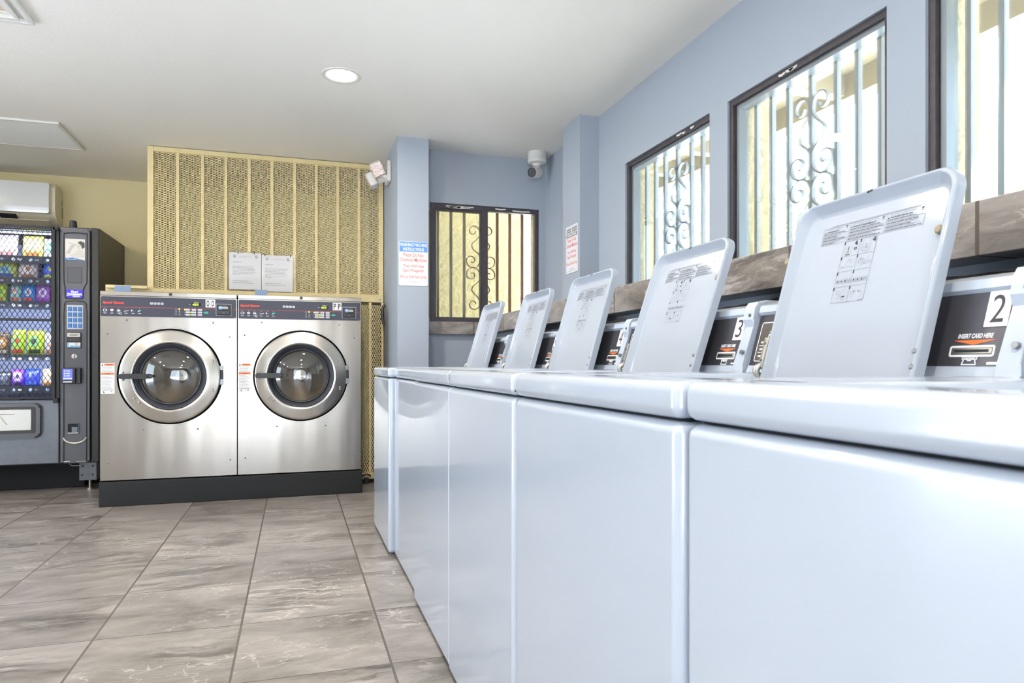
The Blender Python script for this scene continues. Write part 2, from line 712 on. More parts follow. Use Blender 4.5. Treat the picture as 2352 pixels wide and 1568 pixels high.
SLEEVE = glass_mat('clear plastic sleeve', (1, 1, 1), 0.05, 0.06)
ACW = M_('white gloss plastic', '#e9ecef', 0.12, coat=0.5)
ACB = M_('cream matt plastic', '#d5cdb6', 0.5)
VGREY = M_('vending grey steel', '#6a6d73', 0.38, 0.5, vary=(25, 0.06))
VDARK = M_('vending charcoal plastic', '#55555b', 0.38, 0.1, bump=(400, 0.1, 0.001))
VDARK2 = M_('vending charcoal inset', '#4a4a50', 0.4, 0.1)
VBLACK = M_('vending black steel', '#2f2e2d', 0.4, 0.2)
VMESH = M_('black painted mesh', '#202024', 0.5, 0.2)
VLINER = M_('vending pale liner', '#c3cbea', 0.5)
VSHELF = M_('vending dark shelf', '#2a2f3d', 0.4, 0.3)
VSILVER = M_('vending satin silver', '#b5b2ac', 0.35, 0.6)
KEYB = M_('blue key', '#2f6fb5', 0.35)
BLUEAD = M_('lit blue ad', '#1a10e0', 0.4, emit=('#2a14ff', 0.7))
BLUESCR = M_('lit blue screen', '#4a55e8', 0.3, emit=('#5560ff', 0.7))
CYAN = M_('cyan print', '#44a8e0', 0.5)
PLASTW = M_('white plastic', '#e3e1dc', 0.4)
LENS = M_('reflector lens', '#d9c6c2', 0.2, 0.5, bump=(60, 0.8, 0.01))
SIGNW = M_('white metal sign', '#e4e7ef', 0.35)
SIGNB = M_('sign blue', '#5d93dc', 0.4)
SIGNR = M_('sign red letters', '#e4796a', 0.5)
SIGNG = M_('sign grey header', '#8e8c90', 0.5)
GLOW = M_('lamp diffuser', '#fff4e2', 0.5, emit=('#fff0d8', 9.0))

# ------------------------------------------------------------------ room shell
CZ = 2.505
LX, BY = -3.1, -2.6          # left wall, wall behind the camera
RX, RO = 1.84, 2.06          # right wall inner and outer face


def sbox(name, boxes, mat):
    b = B()
    for q in boxes:
        b.box(*q, mat)
    return structure(b.build(name))


sbox('floor', [(LX - 0.1, RO, BY - 0.1, 6.75, -0.10, 0.0)], FLOOR)
sbox('ceiling', [(LX - 0.1, RO, BY - 0.1, 6.75, CZ, CZ + 0.18)], CEIL)
# left wall with an unseen opening added to let in daylight
sbox('wall_left', [(LX - 0.1, LX, BY, 1.8, 0, CZ), (LX - 0.1, LX, 3.6, 6.6, 0, CZ), (LX - 0.1, LX, 1.8, 3.6, 2.1, CZ)], GREYW)
sbox('wall_back', [(LX, 0.78, 6.6, 6.72, 0, CZ)], BEIGEW)
# wall behind the camera, with a wide open doorway
sbox('wall_front', [(LX, -1.6, BY - 0.1, BY, 0, CZ), (-0.1, RO, BY - 0.1, BY, 0, CZ), (-1.6, -0.1, BY - 0.1, BY, 2.1, CZ)], GREYW)
# short return wall right of the mesh partition
sbox('wall_return', [(0.674, 0.891, 4.74, 6.6, 0, CZ)], BLUE)
# unseen panel added behind the mesh partition to keep light out
sbox('wall_chase', [(-1.006, -0.990, 5.515, 6.6, 1.43, CZ)], BEIGEW)
# alcove wall with its window opening
AX0, AX1, AZ0, AZ1 = 0.942, 1.793, 1.247, 2.122
sbox('wall_alcove', [(0.891, AX0, 4.97, 5.06, 0, CZ), (AX1, RX, 4.97, 5.06, 0, CZ), (AX0, AX1, 4.97, 5.06, 0, AZ0), (AX0, AX1, 4.97, 5.06, AZ1, CZ)], BLUE)
sbox('wall_alcove_outside', [(0.891, AX0, 5.06, 5.17, 0, 2.7), (AX1, RO, 5.06, 5.17, 0, 2.7), (AX0, AX1, 5.06, 5.17, 0, AZ0), (AX0, AX1, 5.06, 5.17, AZ1, 2.7)], STUCCO)
# right wall: painted inside layer and stucco outside layer, four openings
WZ0, WZ1 = 1.27, 2.106


def wall_strip(name, xa, xb, mat, top, bottom, y0, y1):
    bx = []
    ys = [y0]
    for a, b in sorted(WINS):
        ys += [a, b]
    ys.append(y1)
    for i in range(0, len(ys), 2):
        bx.append((xa, xb, ys[i], ys[i + 1], bottom, top))
    for a, b in WINS:
        bx.append((xa, xb, a, b, bottom, WZ0))
        bx.append((xa, xb, a, b, WZ1, top))
    return sbox(name, bx, mat)


wall_strip('wall_right', RX, RX + 0.035, BLUE, CZ, 1.0, BY, 4.97)
wall_strip('wall_right_outside', RX + 0.035, RO, STUCCO, 2.7, 0.0, BY, 5.06)
sbox('wall_pilaster', [(1.708, RX, 3.982, 4.268, 1.27, CZ)], BLUE)
# service wall under the tiled ledge
sbox('wall_service', [(1.365, RX, BY, 4.97, 0, 1.128), (1.43, RX, BY, 4.97, 1.128, 1.158)], BLUE)
b = B()
b.box(1.317, 1.43, BY, 4.97, 1.158, 1.27, LEDGE, r=0.003)
b.box(1.43, RX, BY, 4.97, 1.19, 1.268, LEDGE)
structure(b.build('trim_1', angle=30))
b = B()
b.box(0.915, 1.316, 4.932, 4.969, 1.155, 1.247, LEDGEX, r=0.003)
structure(b.build('trim_2', angle=30))
# broken plaster edge in the gap below the ledge
b = B()
random.seed(3)
pts = []
y = 0.2
b.M = frame((1.362, 0, 0), (0, 1, 0), (0, 0, 1), (-1, 0, 0))
prof = []
y = -0.4
while y < 4.9:
    prof.append((y, 1.128 + random.uniform(-0.004, 0.006) + 0.006 * math.sin(y * 5)))
    y += 0.05
b.poly([(p[0], p[1]) for p in prof] + [(prof[-1][0], 1.118), (prof[0][0], 1.118)][0:2], M_('rough plaster edge', '#4e4a4c', 0.9, vary=(40, 0.5)), 0.001)
structure(b.build('trim_3'))

# exterior
sbox('ground_outside', [(-8, 40, -30, 30, -0.25, -0.12)], CONC)
sbox('wall_neighbour', [(-1.0, 2.06, 6.75, 6.95, -0.12, 3.4), (0.891, 2.06, 6.22, 6.75, -0.12, 3.4)], M_('ochre stucco', '#8f8160', 0.9, bump=(26, 0.9, 0.02), vary=(14, 0.10)))
b = B()
b.box(RO, 3.32, BY, 6.2, 2.70, 2.76, EAVE)
b.box(3.2, 3.32, BY, 6.2, 2.555, 2.76, EAVE)
b.box(0.80, RO, 5.17, 6.25, 2.70, 2.76, EAVE)  # roof extension added to keep sun off the neighbour wall
y = -2.2
while y < 6.2:
    b.box(RO, 3.2, y, y + 0.09, 2.575, 2.70, EAVE)
    y += 0.62
structure(b.build('roof_eave'))


# ------------------------------------------------------------------ windows and grilles
def window(name, M, w, h, glassmat, mullion=False, gtint=None):
    """frame in local x (width), y (height), z towards the room"""
    root = bpy.data.objects.new(name, None)
    COL.objects.link(root)
    root.matrix_world = M
    structure(root)
    f = B()
    t = 0.036 if mullion else 0.024
    d0, d1 = -0.045, -0.004
    f.box(0, w, 0, t * 0.6, d0, d1, BRONZE)
    f.box(0, w, h - t, h, d0, d1, BRONZE)
    f.box(0, t, t * 0.6, h - t, d0, d1, BRONZE)
    f.box(w - t * 0.8, w, t * 0.6, h - t, d0, d1, BRONZE)
    if mullion:
        f.box(w * 0.468, w * 0.468 + 0.048, t * 0.6, h - t, d0, d1 - 0.004, BRONZE)
    fo = f.build('window_frame', root)
    # worn paint flecks on the head of the frame
    fl = B()
    random.seed(name)
    for i in range(7 if mullion else 3):
        x = random.uniform(0.1, 0.9) * w
        l = random.uniform(0.02, 0.16 if mullion else 0.05)
        yy = h - t * random.uniform(0.5, 0.8)
        fl.poly([(x, yy), (x + l * 0.5, yy - 0.004), (x + l, yy + 0.001), (x + l * 0.95, yy + 0.009), (x + l * 0.5, yy + 0.006), (x, yy + 0.010)], PLASTW, -0.0035)
    fl.build('paint_flecks', fo)
    if not mullion:
        s_ = B()
        a = t + 0.004
        e = 0.020
        s_.box(a, w - t, h - t - e, h - t, d0 - 0.02, d1 - 0.016, SILVER)
        s_.box(a, w - t, t * 0.6, t * 0.6 + e, d0 - 0.02, d1 - 0.016, SILVER)
        s_.box(a, a + e, t * 0.6 + e, h - t - e, d0 - 0.02, d1 - 0.016, SILVER)
        s_.box(w - t - e * 0.4, w - t, t * 0.6 + e, h - t - e, d0 - 0.02, d1 - 0.016, SILVER)
        s_.build('inner_sash', root)
        g = B()
        g.box(a + e * 0.5, w - t - e * 0.2, t * 0.6 + e * 0.5, h - t - e * 0.5, d0 - 0.006, d0 - 0.003, glassmat)
        g.build('pane', root)
    else:
        s_ = B()
        e = 0.016
        x1 = w * 0.468 + 0.004
        for q in ((t, x1, t * 0.6, t * 0.6 + e), (t, x1, h - t - e, h - t), (t, t + e, t * 0.6 + e, h - t - e), (x1 - e, x1, t * 0.6 + e, h - t - e)):
            s_.box(*q, d0, d1 - 0.012, BRONZE)
        s_.build('sliding_sash', root)
        g = B()
        g.box(t + e * 0.5, x1 - e * 0.5, t * 0.6, h - t, d0 + 0.006, d0 + 0.009, glassmat)
        g.build('pane', root)
        j = B()
        j.box(-0.012, -0.001, 0.03, h - 0.06, -0.02, 0.012, EAVE)
        j.build('jamb_strip', root)
    return root


SCROLL = [(528, 385), (515, 411), (482, 411), (465, 380), (478, 347), (511, 334), (546, 346), (566, 378), (566, 422), (541, 461), (502, 498), (488, 523), (501, 560), (541, 592), (565, 620), (570, 655), (566, 692), (545, 725), (502, 742), (456, 726), (436, 692), (438, 655), (460, 634), (490, 632), (513, 651), (515, 676), (500, 691), (481, 686)]


def grille(name, M, w, h, mat, label, centre):
    """vertical bars with two pairs of scrolls; local x width, y height"""
    root = thing(name, label, 'window grille', group='wrought iron grilles outside the windows')
    root.matrix_world = M
    k = 0.000785
    cx = centre
    for dx in (-0.337, -0.235, -0.131, 0.0, 0.133, 0.235, 0.337):
        if 0.015 < cx + dx < w - 0.012:
            q = B()
            q.box(cx + dx - 0.0095, cx + dx + 0.0095, 0.002, h - 0.002, -0.0095, 0.0095, mat)
            q.build('bar', root)
    for sx in (-1, 1):
        for sy in (-1, 1):
            pts = [(cx + sx * (578 - x) * -k, h * 0.492 + sy * (742 - y) * k, 0.0) for x, y in SCROLL]
            q = B()
            q.tube(catmull(pts, 4), mat, w=0.016, t=0.0055, up=(0, 0, 1))
            q.build('scroll', root)
    return root


order = ['nearest but one to the corner pilaster', '', '']
glabel = ['pale iron scroll grille outside the window beside the corner pilaster',
          'pale iron scroll grille outside the middle window of the right wall',
          'pale iron bar grille outside the window cut off by the right edge', '']
for i, (a, bq) in enumerate(WINS):
    # local x runs from far (left in the photo) to near
    Mx = frame((RX + 0.008, bq, WZ0), (0, -1, 0), (0, 0, 1), (-1, 0, 0))
    window('window_%d' % (i + 1), Mx, bq - a, WZ1 - WZ0, GLASS)
    if i < 3:
        Mg = frame((1.955, bq, WZ0), (0, -1, 0), (0, 0, 1), (-1, 0, 0))
        grille('window_grille', Mg, bq - a, WZ1 - WZ0, IRON_L, glabel[i], (bq - a) * 0.455)
Mx = frame((AX0, 4.978, AZ0), (1, 0, 0), (0, 0, 1), (0, -1, 0))
window('window_5', Mx, AX1 - AX0, AZ1 - AZ0, GLASSG, mullion=True)
Mg = frame((AX0, 5.13, AZ0), (1, 0, 0), (0, 0, 1), (0, -1, 0))
grille('window_grille', Mg, AX1 - AX0, AZ1 - AZ0, IRON_B, 'brown iron scroll grille outside the alcove window with the cream wall behind', 1.370 - AX0)

# pale tree beyond the windows
random.seed(11)
tr = thing('tree', 'pale leafy tree outside the window nearest the pilaster, in bright sun', 'tree', (7.6, 10.2, -0.12))
q = B()
q.cyl((0, 0, 0), (0.1, 0.05, 2.2), 0.13, M_('bark', '#8d8072', 0.9, vary=(12, 0.2)), 10, 0.09)
for a in range(5):
    an = a * 1.26
    q.cyl((0.1, 0.05, 2.0), (1.1 * math.cos(an), 1.1 * math.sin(an), 3.5), 0.06, q.mats[0], 8, 0.03)
q.build('trunk', tr)
LEAF = M_('leaf', '#cfdcc0', 0.6, vary=(3, 0.3))
q = B()
for i in range(1500):
    d = Vector((random.gauss(0, 1), random.gauss(0, 1), random.gauss(0, 0.8)))
    d = d.normalized() * (random.random() ** 0.4) * 1.9
    c = Vector((0, 0, 3.6)) + d
    u = Vector((random.gauss(0, 1), random.gauss(0, 1), random.gauss(0, 1))).normalized()
    v = u.orthogonal().normalized()
    s_ = random.uniform(0.06, 0.13)
    q.raw([c - u * s_, c - v * s_ * 0.5, c + u * s_, c + v * s_ * 0.5], [(0, 1, 2, 3)], LEAF)
fo = q.build('foliage', tr)
fo['kind'] = 'stuff'

# ------------------------------------------------------------------ top-load washers
WW = 0.649
HINGE_X, HINGE_Z, LEAN = 0.5316, 0.9037, rad(16.2)


def lidM():
    up = Vector((math.sin(LEAN), 0, math.cos(LEAN)))
    n = Vector((-math.cos(LEAN), 0, math.sin(LEAN)))
    return frame((HINGE_X, 0, HINGE_Z), (0, -1, 0), up, n)     # x: left to right as seen, y: up the lid, z: to the viewer


PB = (0.578, 0.915)
PT = (0.622, 1.062)


def panelM():
    up = Vector((PT[0] - PB[0], 0, PT[1] - PB[1])).normalized()
    n = Vector((-up.z, 0, up.x))
    return frame((PB[0], 0, PB[1]), (0, -1, 0), up, n)


def make_washer():
    root = thing('washing_machine', 'w', 'washing machine', group='row of white top-load washers')
    h = WW / 2
    q = B()
    q.box(0.0, 0.70, -h, h, 0.012, 0.868, ENAMEL, r=0.016, seg=4)
    body = q.build('cabinet', root)
    q = B()
    q.box(0.02, 0.68, -h + 0.012, h - 0.012, 0.862, 0.876, SEAM)
    q.build('seam', body)
    q = B()
    for sx in (0.06, 0.62):
        for sy in (-1, 1):
            q = B()
            q.cyl((sx, sy * 0.26, 0.0), (sx, sy * 0.26, 0.03), 0.02, BLACKP, 12)
            q.build('foot', root)
    # top deck
    q = B()
    q.box(-0.002, 0.105, -h, h, 0.8715, 0.9195, ENAMEL, r=0.015, seg=4)
    q.box(0.545, 0.70, -h, h, 0.8715, 0.9195, ENAMEL, r=0.008, seg=3)
    for sy in (-1, 1):
        a_, b_ = sorted((sy * 0.2, sy * h))
        q.box(0.06, 0.60, a_, b_, 0.8715, 0.9195, ENAMEL, r=0.015, seg=4)
    q.box(0.07, 0.58, -0.22, 0.22, 0.8715, 0.897, ENAMEL)
    deck = q.build('top_deck', root)
    q = B()
    q.lathe([(0.185, 0.0), (0.180, 0.0055), (0.168, 0.006), (0.160, -0.003)], ENAMEL, 48, Matrix.Translation((0.318, 0, 0.897)))
    q.lathe([(0.160, 0.0012), (0.0001, 0.0012)], VDARK, 40, Matrix.Translation((0.318, 0, 0.897)))
    q.build('opening_rim', deck)
    # control housing: profile swept across, raised cap at the near end
    q = B()
    prof = [(PB[0] - 0.004, PB[1] + 0.002), (PB[0] + 0.004, PB[1] + 0.020), (PT[0] - 0.003, PT[1] - 0.010), (PT[0] - 0.010, PT[1] - 0.001), (PT[0] - 0.005, PT[1] + 0.014), (PT[0] + 0.012, PT[1] + 0.022), (0.700, 1.082), (0.700, 0.92)]
    T = frame((0, h - 0.001, 0), (1, 0, 0), (0, 0, 1), (0, -1, 0))
    q.prism(prof, 0.0, WW - 0.038, ENAMEL, r=0.003, M=T, smooth=True)
    hou = q.build('control_housing', root, angle=30)
    q = B()
    cap = [(PB[0] - 0.009, PB[1] + 0.002), (PB[0] - 0.004, PB[1] + 0.024), (PT[0] - 0.014, PT[1] - 0.034), (PT[0] - 0.020, PT[1] - 0.016), (PT[0] - 0.014, PT[1] + 0.012), (PT[0] - 0.004, PT[1] + 0.026), (PT[0] + 0.02, PT[1] + 0.031), (0.700, 1.092), (0.700, 0.92)]
    T2 = frame((0, -h + 0.038, 0), (1, 0, 0), (0, 0, 1), (0, -1, 0))
    q.prism(cap, 0.0, 0.0375, ENAMEL, r=0.004, seg=2, M=T2, smooth=True)
    q.cyl((PB[0] - 0.001, -h + 0.013, 0.968), (PB[0] + 0.009, -h + 0.013, 0.966), 0.0055, SCREW, 12)
    q.cyl((PT[0] - 0.0195, -h + 0.014, 1.056), (PT[0] - 0.010, -h + 0.014, 1.056), 0.0045, SCREW, 12)
    q.build('end_cap', root, angle=30)
    # card payment fascia (right half when facing the machine); frame x = -local y
    P = panelM()
    q = B()
    q.M = P
    q.box(-0.02, 0.285, 0.021, 0.147, -0.002, 0.0025, FASCIA)
    card = q.build('card_panel', root)
    q = B()
    q.M = P
    z = 0.0029
    q.text('INSERT CARD HERE', 0.236, 0.0675, WHITE, w=0.060, hgt=0.0080, h=z, bold=0.03, shear=0.2, align='C')
    q.poly([(0.199, 0.0645), (0.235, 0.0565), (0.271, 0.0645)], ORANGE, z)
    q.outline(0.196, 0.0365, 0.273, 0.0555, 0.0034, WHITE, z, r=0.004)
    q.outline(0.221, 0.0315, 0.247, 0.0365, 0.0012, WHITE, z)
    q.ring([(0.221, 0.0225), (0.247, 0.0225), (0.244, 0.034), (0.224, 0.034)], [(0.2233, 0.0243), (0.2447, 0.0243), (0.2423, 0.0325), (0.2257, 0.0325)], WHITE, z)
    q.poly([(0.230, 0.0295), (0.234, 0.035), (0.238, 0.0295)], WHITE, z)
    q.rect(0.264, 0.0235, 0.281, 0.0275, WHITE, z)
    q.build('card_panel_print', card)
    q = B()
    q.M = P
    q.box(0.2005, 0.2685, 0.0405, 0.0515, 0.0, 0.0045, CHROME, r=0.001, seg=1)
    q.box(0.206, 0.264, 0.0435, 0.0480, 0.003, 0.0050, SEAM)
    q.build('card_slot', card)
    # wash selection fascia (left half)
    q = B()
    q.M = P
    q.box(-0.322, -0.030, 0.021, 0.147, -0.002, 0.0022, FASCIAB)
    sel = q.build('selection_panel', root)
    q = B()
    q.M = P
    q.rrect(-0.308, 0.030, -0.040, 0.126, 0.006, M_('warm grey fascia', '#57524f', 0.35, 0.4), 0.0026)
    q.outline(-0.308, 0.030, -0.040, 0.126, 0.0022, WHITE, 0.0029, r=0.006)
    for k, yy in enumerate((0.038, 0.0545, 0.071)):
        q.rect(-0.296, yy + 0.0035, -0.283, yy + 0.0075, WHITE, 0.0029)
        q.rect(-0.276, yy + 0.0030, -0.271, yy + 0.0080, WHITE, 0.0029)
        if k < 2:
            q.rect(-0.300, yy + 0.0135, -0.222, yy + 0.0150, WHITE, 0.0029)
    q.rect(-0.276, 0.089, -0.258, 0.0915, WHITE, 0.0029)
    q.rect(-0.276, 0.0925, -0.258, 0.096, WHITE, 0.0029)
    q.outline(-0.274, 0.0985, -0.262, 0.1035, 0.001, WHITE, 0.0029)
    q.disc(-0.267, 0.108, 0.002, WHITE, 0.0029)
    q.build('selection_print', sel)
    for k, yy in enumerate((0.038, 0.0545, 0.071)):
        q = B()
        q.M = P
        q.prism(rr(-0.268, yy, -0.222, yy + 0.0112, 0.002), 0.002, 0.0050, WHITE, r=0.0008, seg=1)
        q.disc(-0.258, yy + 0.0056, 0.0035, INKL, 0.0053)
        q.disc(-0.258, yy + 0.0056, 0.0026, WHITE, 0.0055)
        q.rect(-0.249, yy + 0.0042, -0.233, yy + 0.0072, INK, 0.0053)
        q.build('select_button', sel)
    # lid, standing open
    L_ = lidM()
    hw, ln = 0.1925, 0.386
    NS = 12

    def crown(y):
        t = min(max((y - 0.179) / 0.179, -1.0), 1.0)
        return 0.004 * (1 - t * t)

    def outl(i):
        r = 0.042 - i * 0.6
        top = ln - i - r
        right = [(hw - i, top * k / NS) for k in range(NS)]
        for t in range(9):
            an = PI / 2 * t / 8
            right.append((hw - i - r + r * math.cos(an), top + r * math.sin(an)))
        return right + [(-x, y) for x, y in reversed(right)]
    q = B()
    q.M = L_
    rings = [(0.0, -0.002), (0.0, 0.016), (0.003, 0.0205), (0.007, 0.0215), (0.010, 0.019), (0.020, 0.004), (0.028, 0.0)]
    O = [outl(i) for i, _ in rings]
    n = len(O[0])
    vs, fs = [], []
    for k, (ring, (i, z)) in enumerate(zip(O, rings)):
        f_ = (0, 0, 0, 0, 0.15, 0.8, 1.0)[k]
        vs += [(p[0], p[1], z + f_ * crown(p[1])) for p in ring]
    for k in range(len(rings) - 1):
        for i in range(n):
            j = (i + 1) % n
            fs.append((k * n + i, k * n + j, (k + 1) * n + j, (k + 1) * n + i))
    o_ = (len(rings) - 1) * n
    for i in range(n // 2 - 1):
        fs.append((o_ + i, o_ + i + 1, o_ + n - 2 - i, o_ + n - 1 - i))
    fs.append(tuple(reversed(range(n))))
    q.raw(vs, fs, ENAMEL2, True)
    lid = q.build('lid', root, angle=50)
    # printed instructions
    L2 = L_ @ Matrix.Translation((0, 0.020, 0))
    q = B()
    z = 0.0006
    w_ = 0.0008
    x0, x1, y0, y1 = -0.121, 0.126, 0.272, 0.311
    def vline(x, ya, yb):
        for k in range(8):
            q.rect(x, ya + (yb - ya) * k / 8, x + w_, ya + (yb - ya) * (k + 1) / 8, INKL, z)
    for x in (x0, -0.050, 0.040, x1 - w_):
        vline(x, y0, y1)
    q.rect(x0, y0, x1, y0 + w_, INKL, z)
    q.rect(x0, y1 - w_, x1, y1, INKL, z)
    for c0, c1, t, tw in ((x0, -0.050, 'WARNING', 0.034), (-0.050, 0.040, 'AVERTISSEMENT', 0.058), (0.040, x1, 'ADVERTENCIA', 0.050)):
        q.poly([(c0 + 0.003, 0.2995), (c0 + 0.0072, 0.2995), (c0 + 0.0051, 0.3032)], INK, z)
        q.text(t, c0 + 0.0085, 0.2995, INK, w=tw, hgt=0.0036, h=z, bold=0.02)
        random.seed(t)
        for k in range(10):
            yy = 0.2962 - k * 0.0024
            xe = c1 - 0.003 - (random.random() ** 2) * 0.035
            x = c0 + 0.003
            while x < xe:
                l = random.uniform(0.004, 0.014)
                q.rect(x, yy, min(x + l, xe), yy + 0.0011, INKL if k % 3 else INK, z)
                x += l + 0.0012
        x = c0 + 0.008
        xe = c1 - 0.02
        q.rect(x, 0.3065, xe, 0.3074, INKL, z)
        q.disc(c1 - 0.008, 0.3055, 0.0032, INK, z)
        q.rect(c1 - 0.012, 0.304, c1 - 0.004, 0.3050, WHITE, z + 0.0001)
    random.seed(5)
    x = x0 + 0.02
    while x < x1 - 0.01:
        l = random.uniform(0.004, 0.012)
        q.rect(x, 0.3122, x + l, 0.3134, INKL, z)
        x += l + 0.0014
    gx0, gx1, gy0, gy1 = -0.052, 0.030, 0.1405, 0.270
    gm = (gx0 + gx1) / 2
    gh = (gy1 - gy0) / 4
    for x in (gx0, gm, gx1 - w_):
        vline(x, gy0, gy1)
    for k in range(0, 5):
        q.rect(gx0, gy0 + gh * k, gx1, gy0 + gh * k + w_, INKL, z)
    cells = []
    for k in range(4):
        for c in range(2):
            cx0 = gx0 + (gm - gx0) * c
            top = gy1 - gh * k
            q.rect(cx0, top - 0.0062, cx0 + 0.0032, top, INK, z + 0.0001)
            cells.append((cx0, top - gh))
    lw = 0.0007

    def ln_(c, *p):
        for i in range(len(p) - 1):
            q.line(c[0] + p[i][0], c[1] + p[i][1], c[0] + p[i + 1][0], c[1] + p[i + 1][1], lw, INKL, z)
    c = cells[0]
    ln_(c, (0.007, 0.022), (0.007, 0.005), (0.022, 0.005), (0.022, 0.022))
    q.poly([(c[0] + 0.010, c[1] + 0.007), (c[0] + 0.018, c[1] + 0.007), (c[0] + 0.0155, c[1] + 0.013), (c[0] + 0.0125, c[1] + 0.013)], INKL, z)
    q.rect(c[0] + 0.0133, c[1] + 0.013, c[0] + 0.0148, c[1] + 0.021, INK, z)
    q.rect(c[0] + 0.009, c[1] + 0.003, c[0] + 0.020, c[1] + 0.0042, INK, z)
    for dx, dy in ((0.030, 0.026), (0.033, 0.024), (0.0315, 0.0285)):
        q.disc(c[0] + dx, c[1] + dy, 0.0024, INK, z, n=8)
    q.outline(c[0] + 0.029, c[1] + 0.012, c[0] + 0.035, c[1] + 0.017, 0.0013, INK, z)
    c = cells[1]
    ln_(c, (0.008, 0.022), (0.008, 0.006), (0.026, 0.006), (0.026, 0.022))
    ln_(c, (0.010, 0.012), (0.024, 0.012))
    q.rect(c[0] + 0.016, c[1] + 0.011, c[0] + 0.018, c[1] + 0.021, INKL, z)
    for dx, dy in ((0.033, 0.026), (0.0365, 0.0245), (0.035, 0.029)):
        q.disc(c[0] + dx, c[1] + dy, 0.0026, INK, z, n=8)
    ln_(c, (0.024, 0.024), (0.030, 0.028))
    c = cells[2]
    ln_(c, (0.006, 0.006), (0.006, 0.010), (0.012, 0.010), (0.024, 0.026))
    ln_(c, (0.012, 0.010), (0.034, 0.010), (0.034, 0.005))
    ln_(c, (0.024, 0.026), (0.032, 0.016))
    ln_(c, (0.005, 0.014), (0.010, 0.010))
    c = cells[3]
    ln_(c, (0.004, 0.018), (0.012, 0.025), (0.020, 0.020), (0.010, 0.014), (0.004, 0.018))
    q.disc(c[0] + 0.012, c[1] + 0.021, 0.0022, INKL, z, n=8)
    ln_(c, (0.014, 0.006), (0.030, 0.026))
    ln_(c, (0.022, 0.010), (0.036, 0.012), (0.037, 0.016), (0.026, 0.015), (0.022, 0.010))
    for c in cells[4:6]:
        for k in range(4):
            ox = 0.003 + k * 0.0095
            ln_(c, (ox, 0.016), (ox, 0.008), (ox + 0.008, 0.008), (ox + 0.008, 0.016))
            q.line(c[0] + ox + 0.004, c[1] + 0.009, c[0] + ox + 0.004, c[1] + 0.018, 0.001, INKL, z)
            q.disc(c[0] + ox + 0.004, c[1] + 0.012, 0.0018, INK if k < 3 else INKL, z, n=8)
    c = cells[6]
    ln_(c, (0.010, 0.022), (0.016, 0.025), (0.018, 0.018), (0.012, 0.017), (0.010, 0.022))
    ln_(c, (0.014, 0.006), (0.028, 0.026))
    ln_(c, (0.024, 0.014), (0.034, 0.014), (0.034, 0.006), (0.026, 0.005), (0.024, 0.014))
    q.rect(c[0] + 0.026, c[1] + 0.0105, c[0] + 0.033, c[1] + 0.013, INK, z)
    c = cells[7]
    ln_(c, (0.004, 0.014), (0.010, 0.020), (0.018, 0.022), (0.012, 0.012), (0.007, 0.006))
    ln_(c, (0.022, 0.022), (0.030, 0.020), (0.036, 0.012), (0.028, 0.008))
    q.disc(c[0] + 0.014, c[1] + 0.020, 0.0022, INKL, z, n=8)
    q.disc(c[0] + 0.026, c[1] + 0.019, 0.0022, INKL, z, n=8)
    q.rect(gx1 - 0.014, gy0 + 0.0015, gx1 - 0.002, gy0 + 0.003, INKL, z)
    q.v = [tuple(L2 @ Vector((x, y, zz + crown(y + 0.020)))) for x, y, zz in q.v]
    q.build('lid_instructions', lid)
    for x, y, z in ((0.169, 0.252, 0.004), (-0.199, 0.247, 0.008)):
        q = B()
        q.M = L2
        q.lathe([(0.0001, 0.010), (0.006, 0.010), (0.0078, 0.008), (0.008, 0.0)], BUMPER, 16, Matrix.Translation((x, y, z)))
        q.build('lid_bumper', lid)
    for y in (0.006, 0.033):
        q = B()
        q.M = L2
        q.lathe([(0.0001, 0.003), (0.003, 0.003), (0.0048, 0.0012), (0.005, 0.0)], SCREW, 14, Matrix.Translation((0.1842, y, 0.0200)))
        q.build('lid_screw', lid)
    q = B()
    q.M = L_
    q.disc(0.0, ln - 0.008, 0.003, SEAM, 0.0219, n=6)
    q.poly([(0.004, ln - 0.010), (0.011, ln - 0.007), (0.010, ln - 0.004), (0.003, ln - 0.006)], SEAM, 0.0219)
    q.build('paint_chip', lid)
    # hinge at the far side of the lid
    q = B()
    q.M = L_
    q.box(-0.208, -0.1945, 0.022, 0.092, 0.010, 0.020, CHROME, r=0.003, seg=2)
    q.box(-0.1935, -0.190, 0.022, 0.096, -0.002, 0.0225, CHROME, r=0.001, seg=1)
    q.tube(catmull([(-0.201, 0.030, 0.016), (-0.203, 0.020, 0.024), (-0.203, 0.010, 0.022), (-0.201, 0.004, 0.012)], 4), CHROME, r=0.0075, n=10)
    for y in (0.040, 0.078):
        q.cyl((-0.2015, y, 0.020), (-0.2015, y, 0.0225), 0.0032, SCREW, 10)
    q.build('hinge', root)
    return root


random.seed(1)
proto = make_washer()
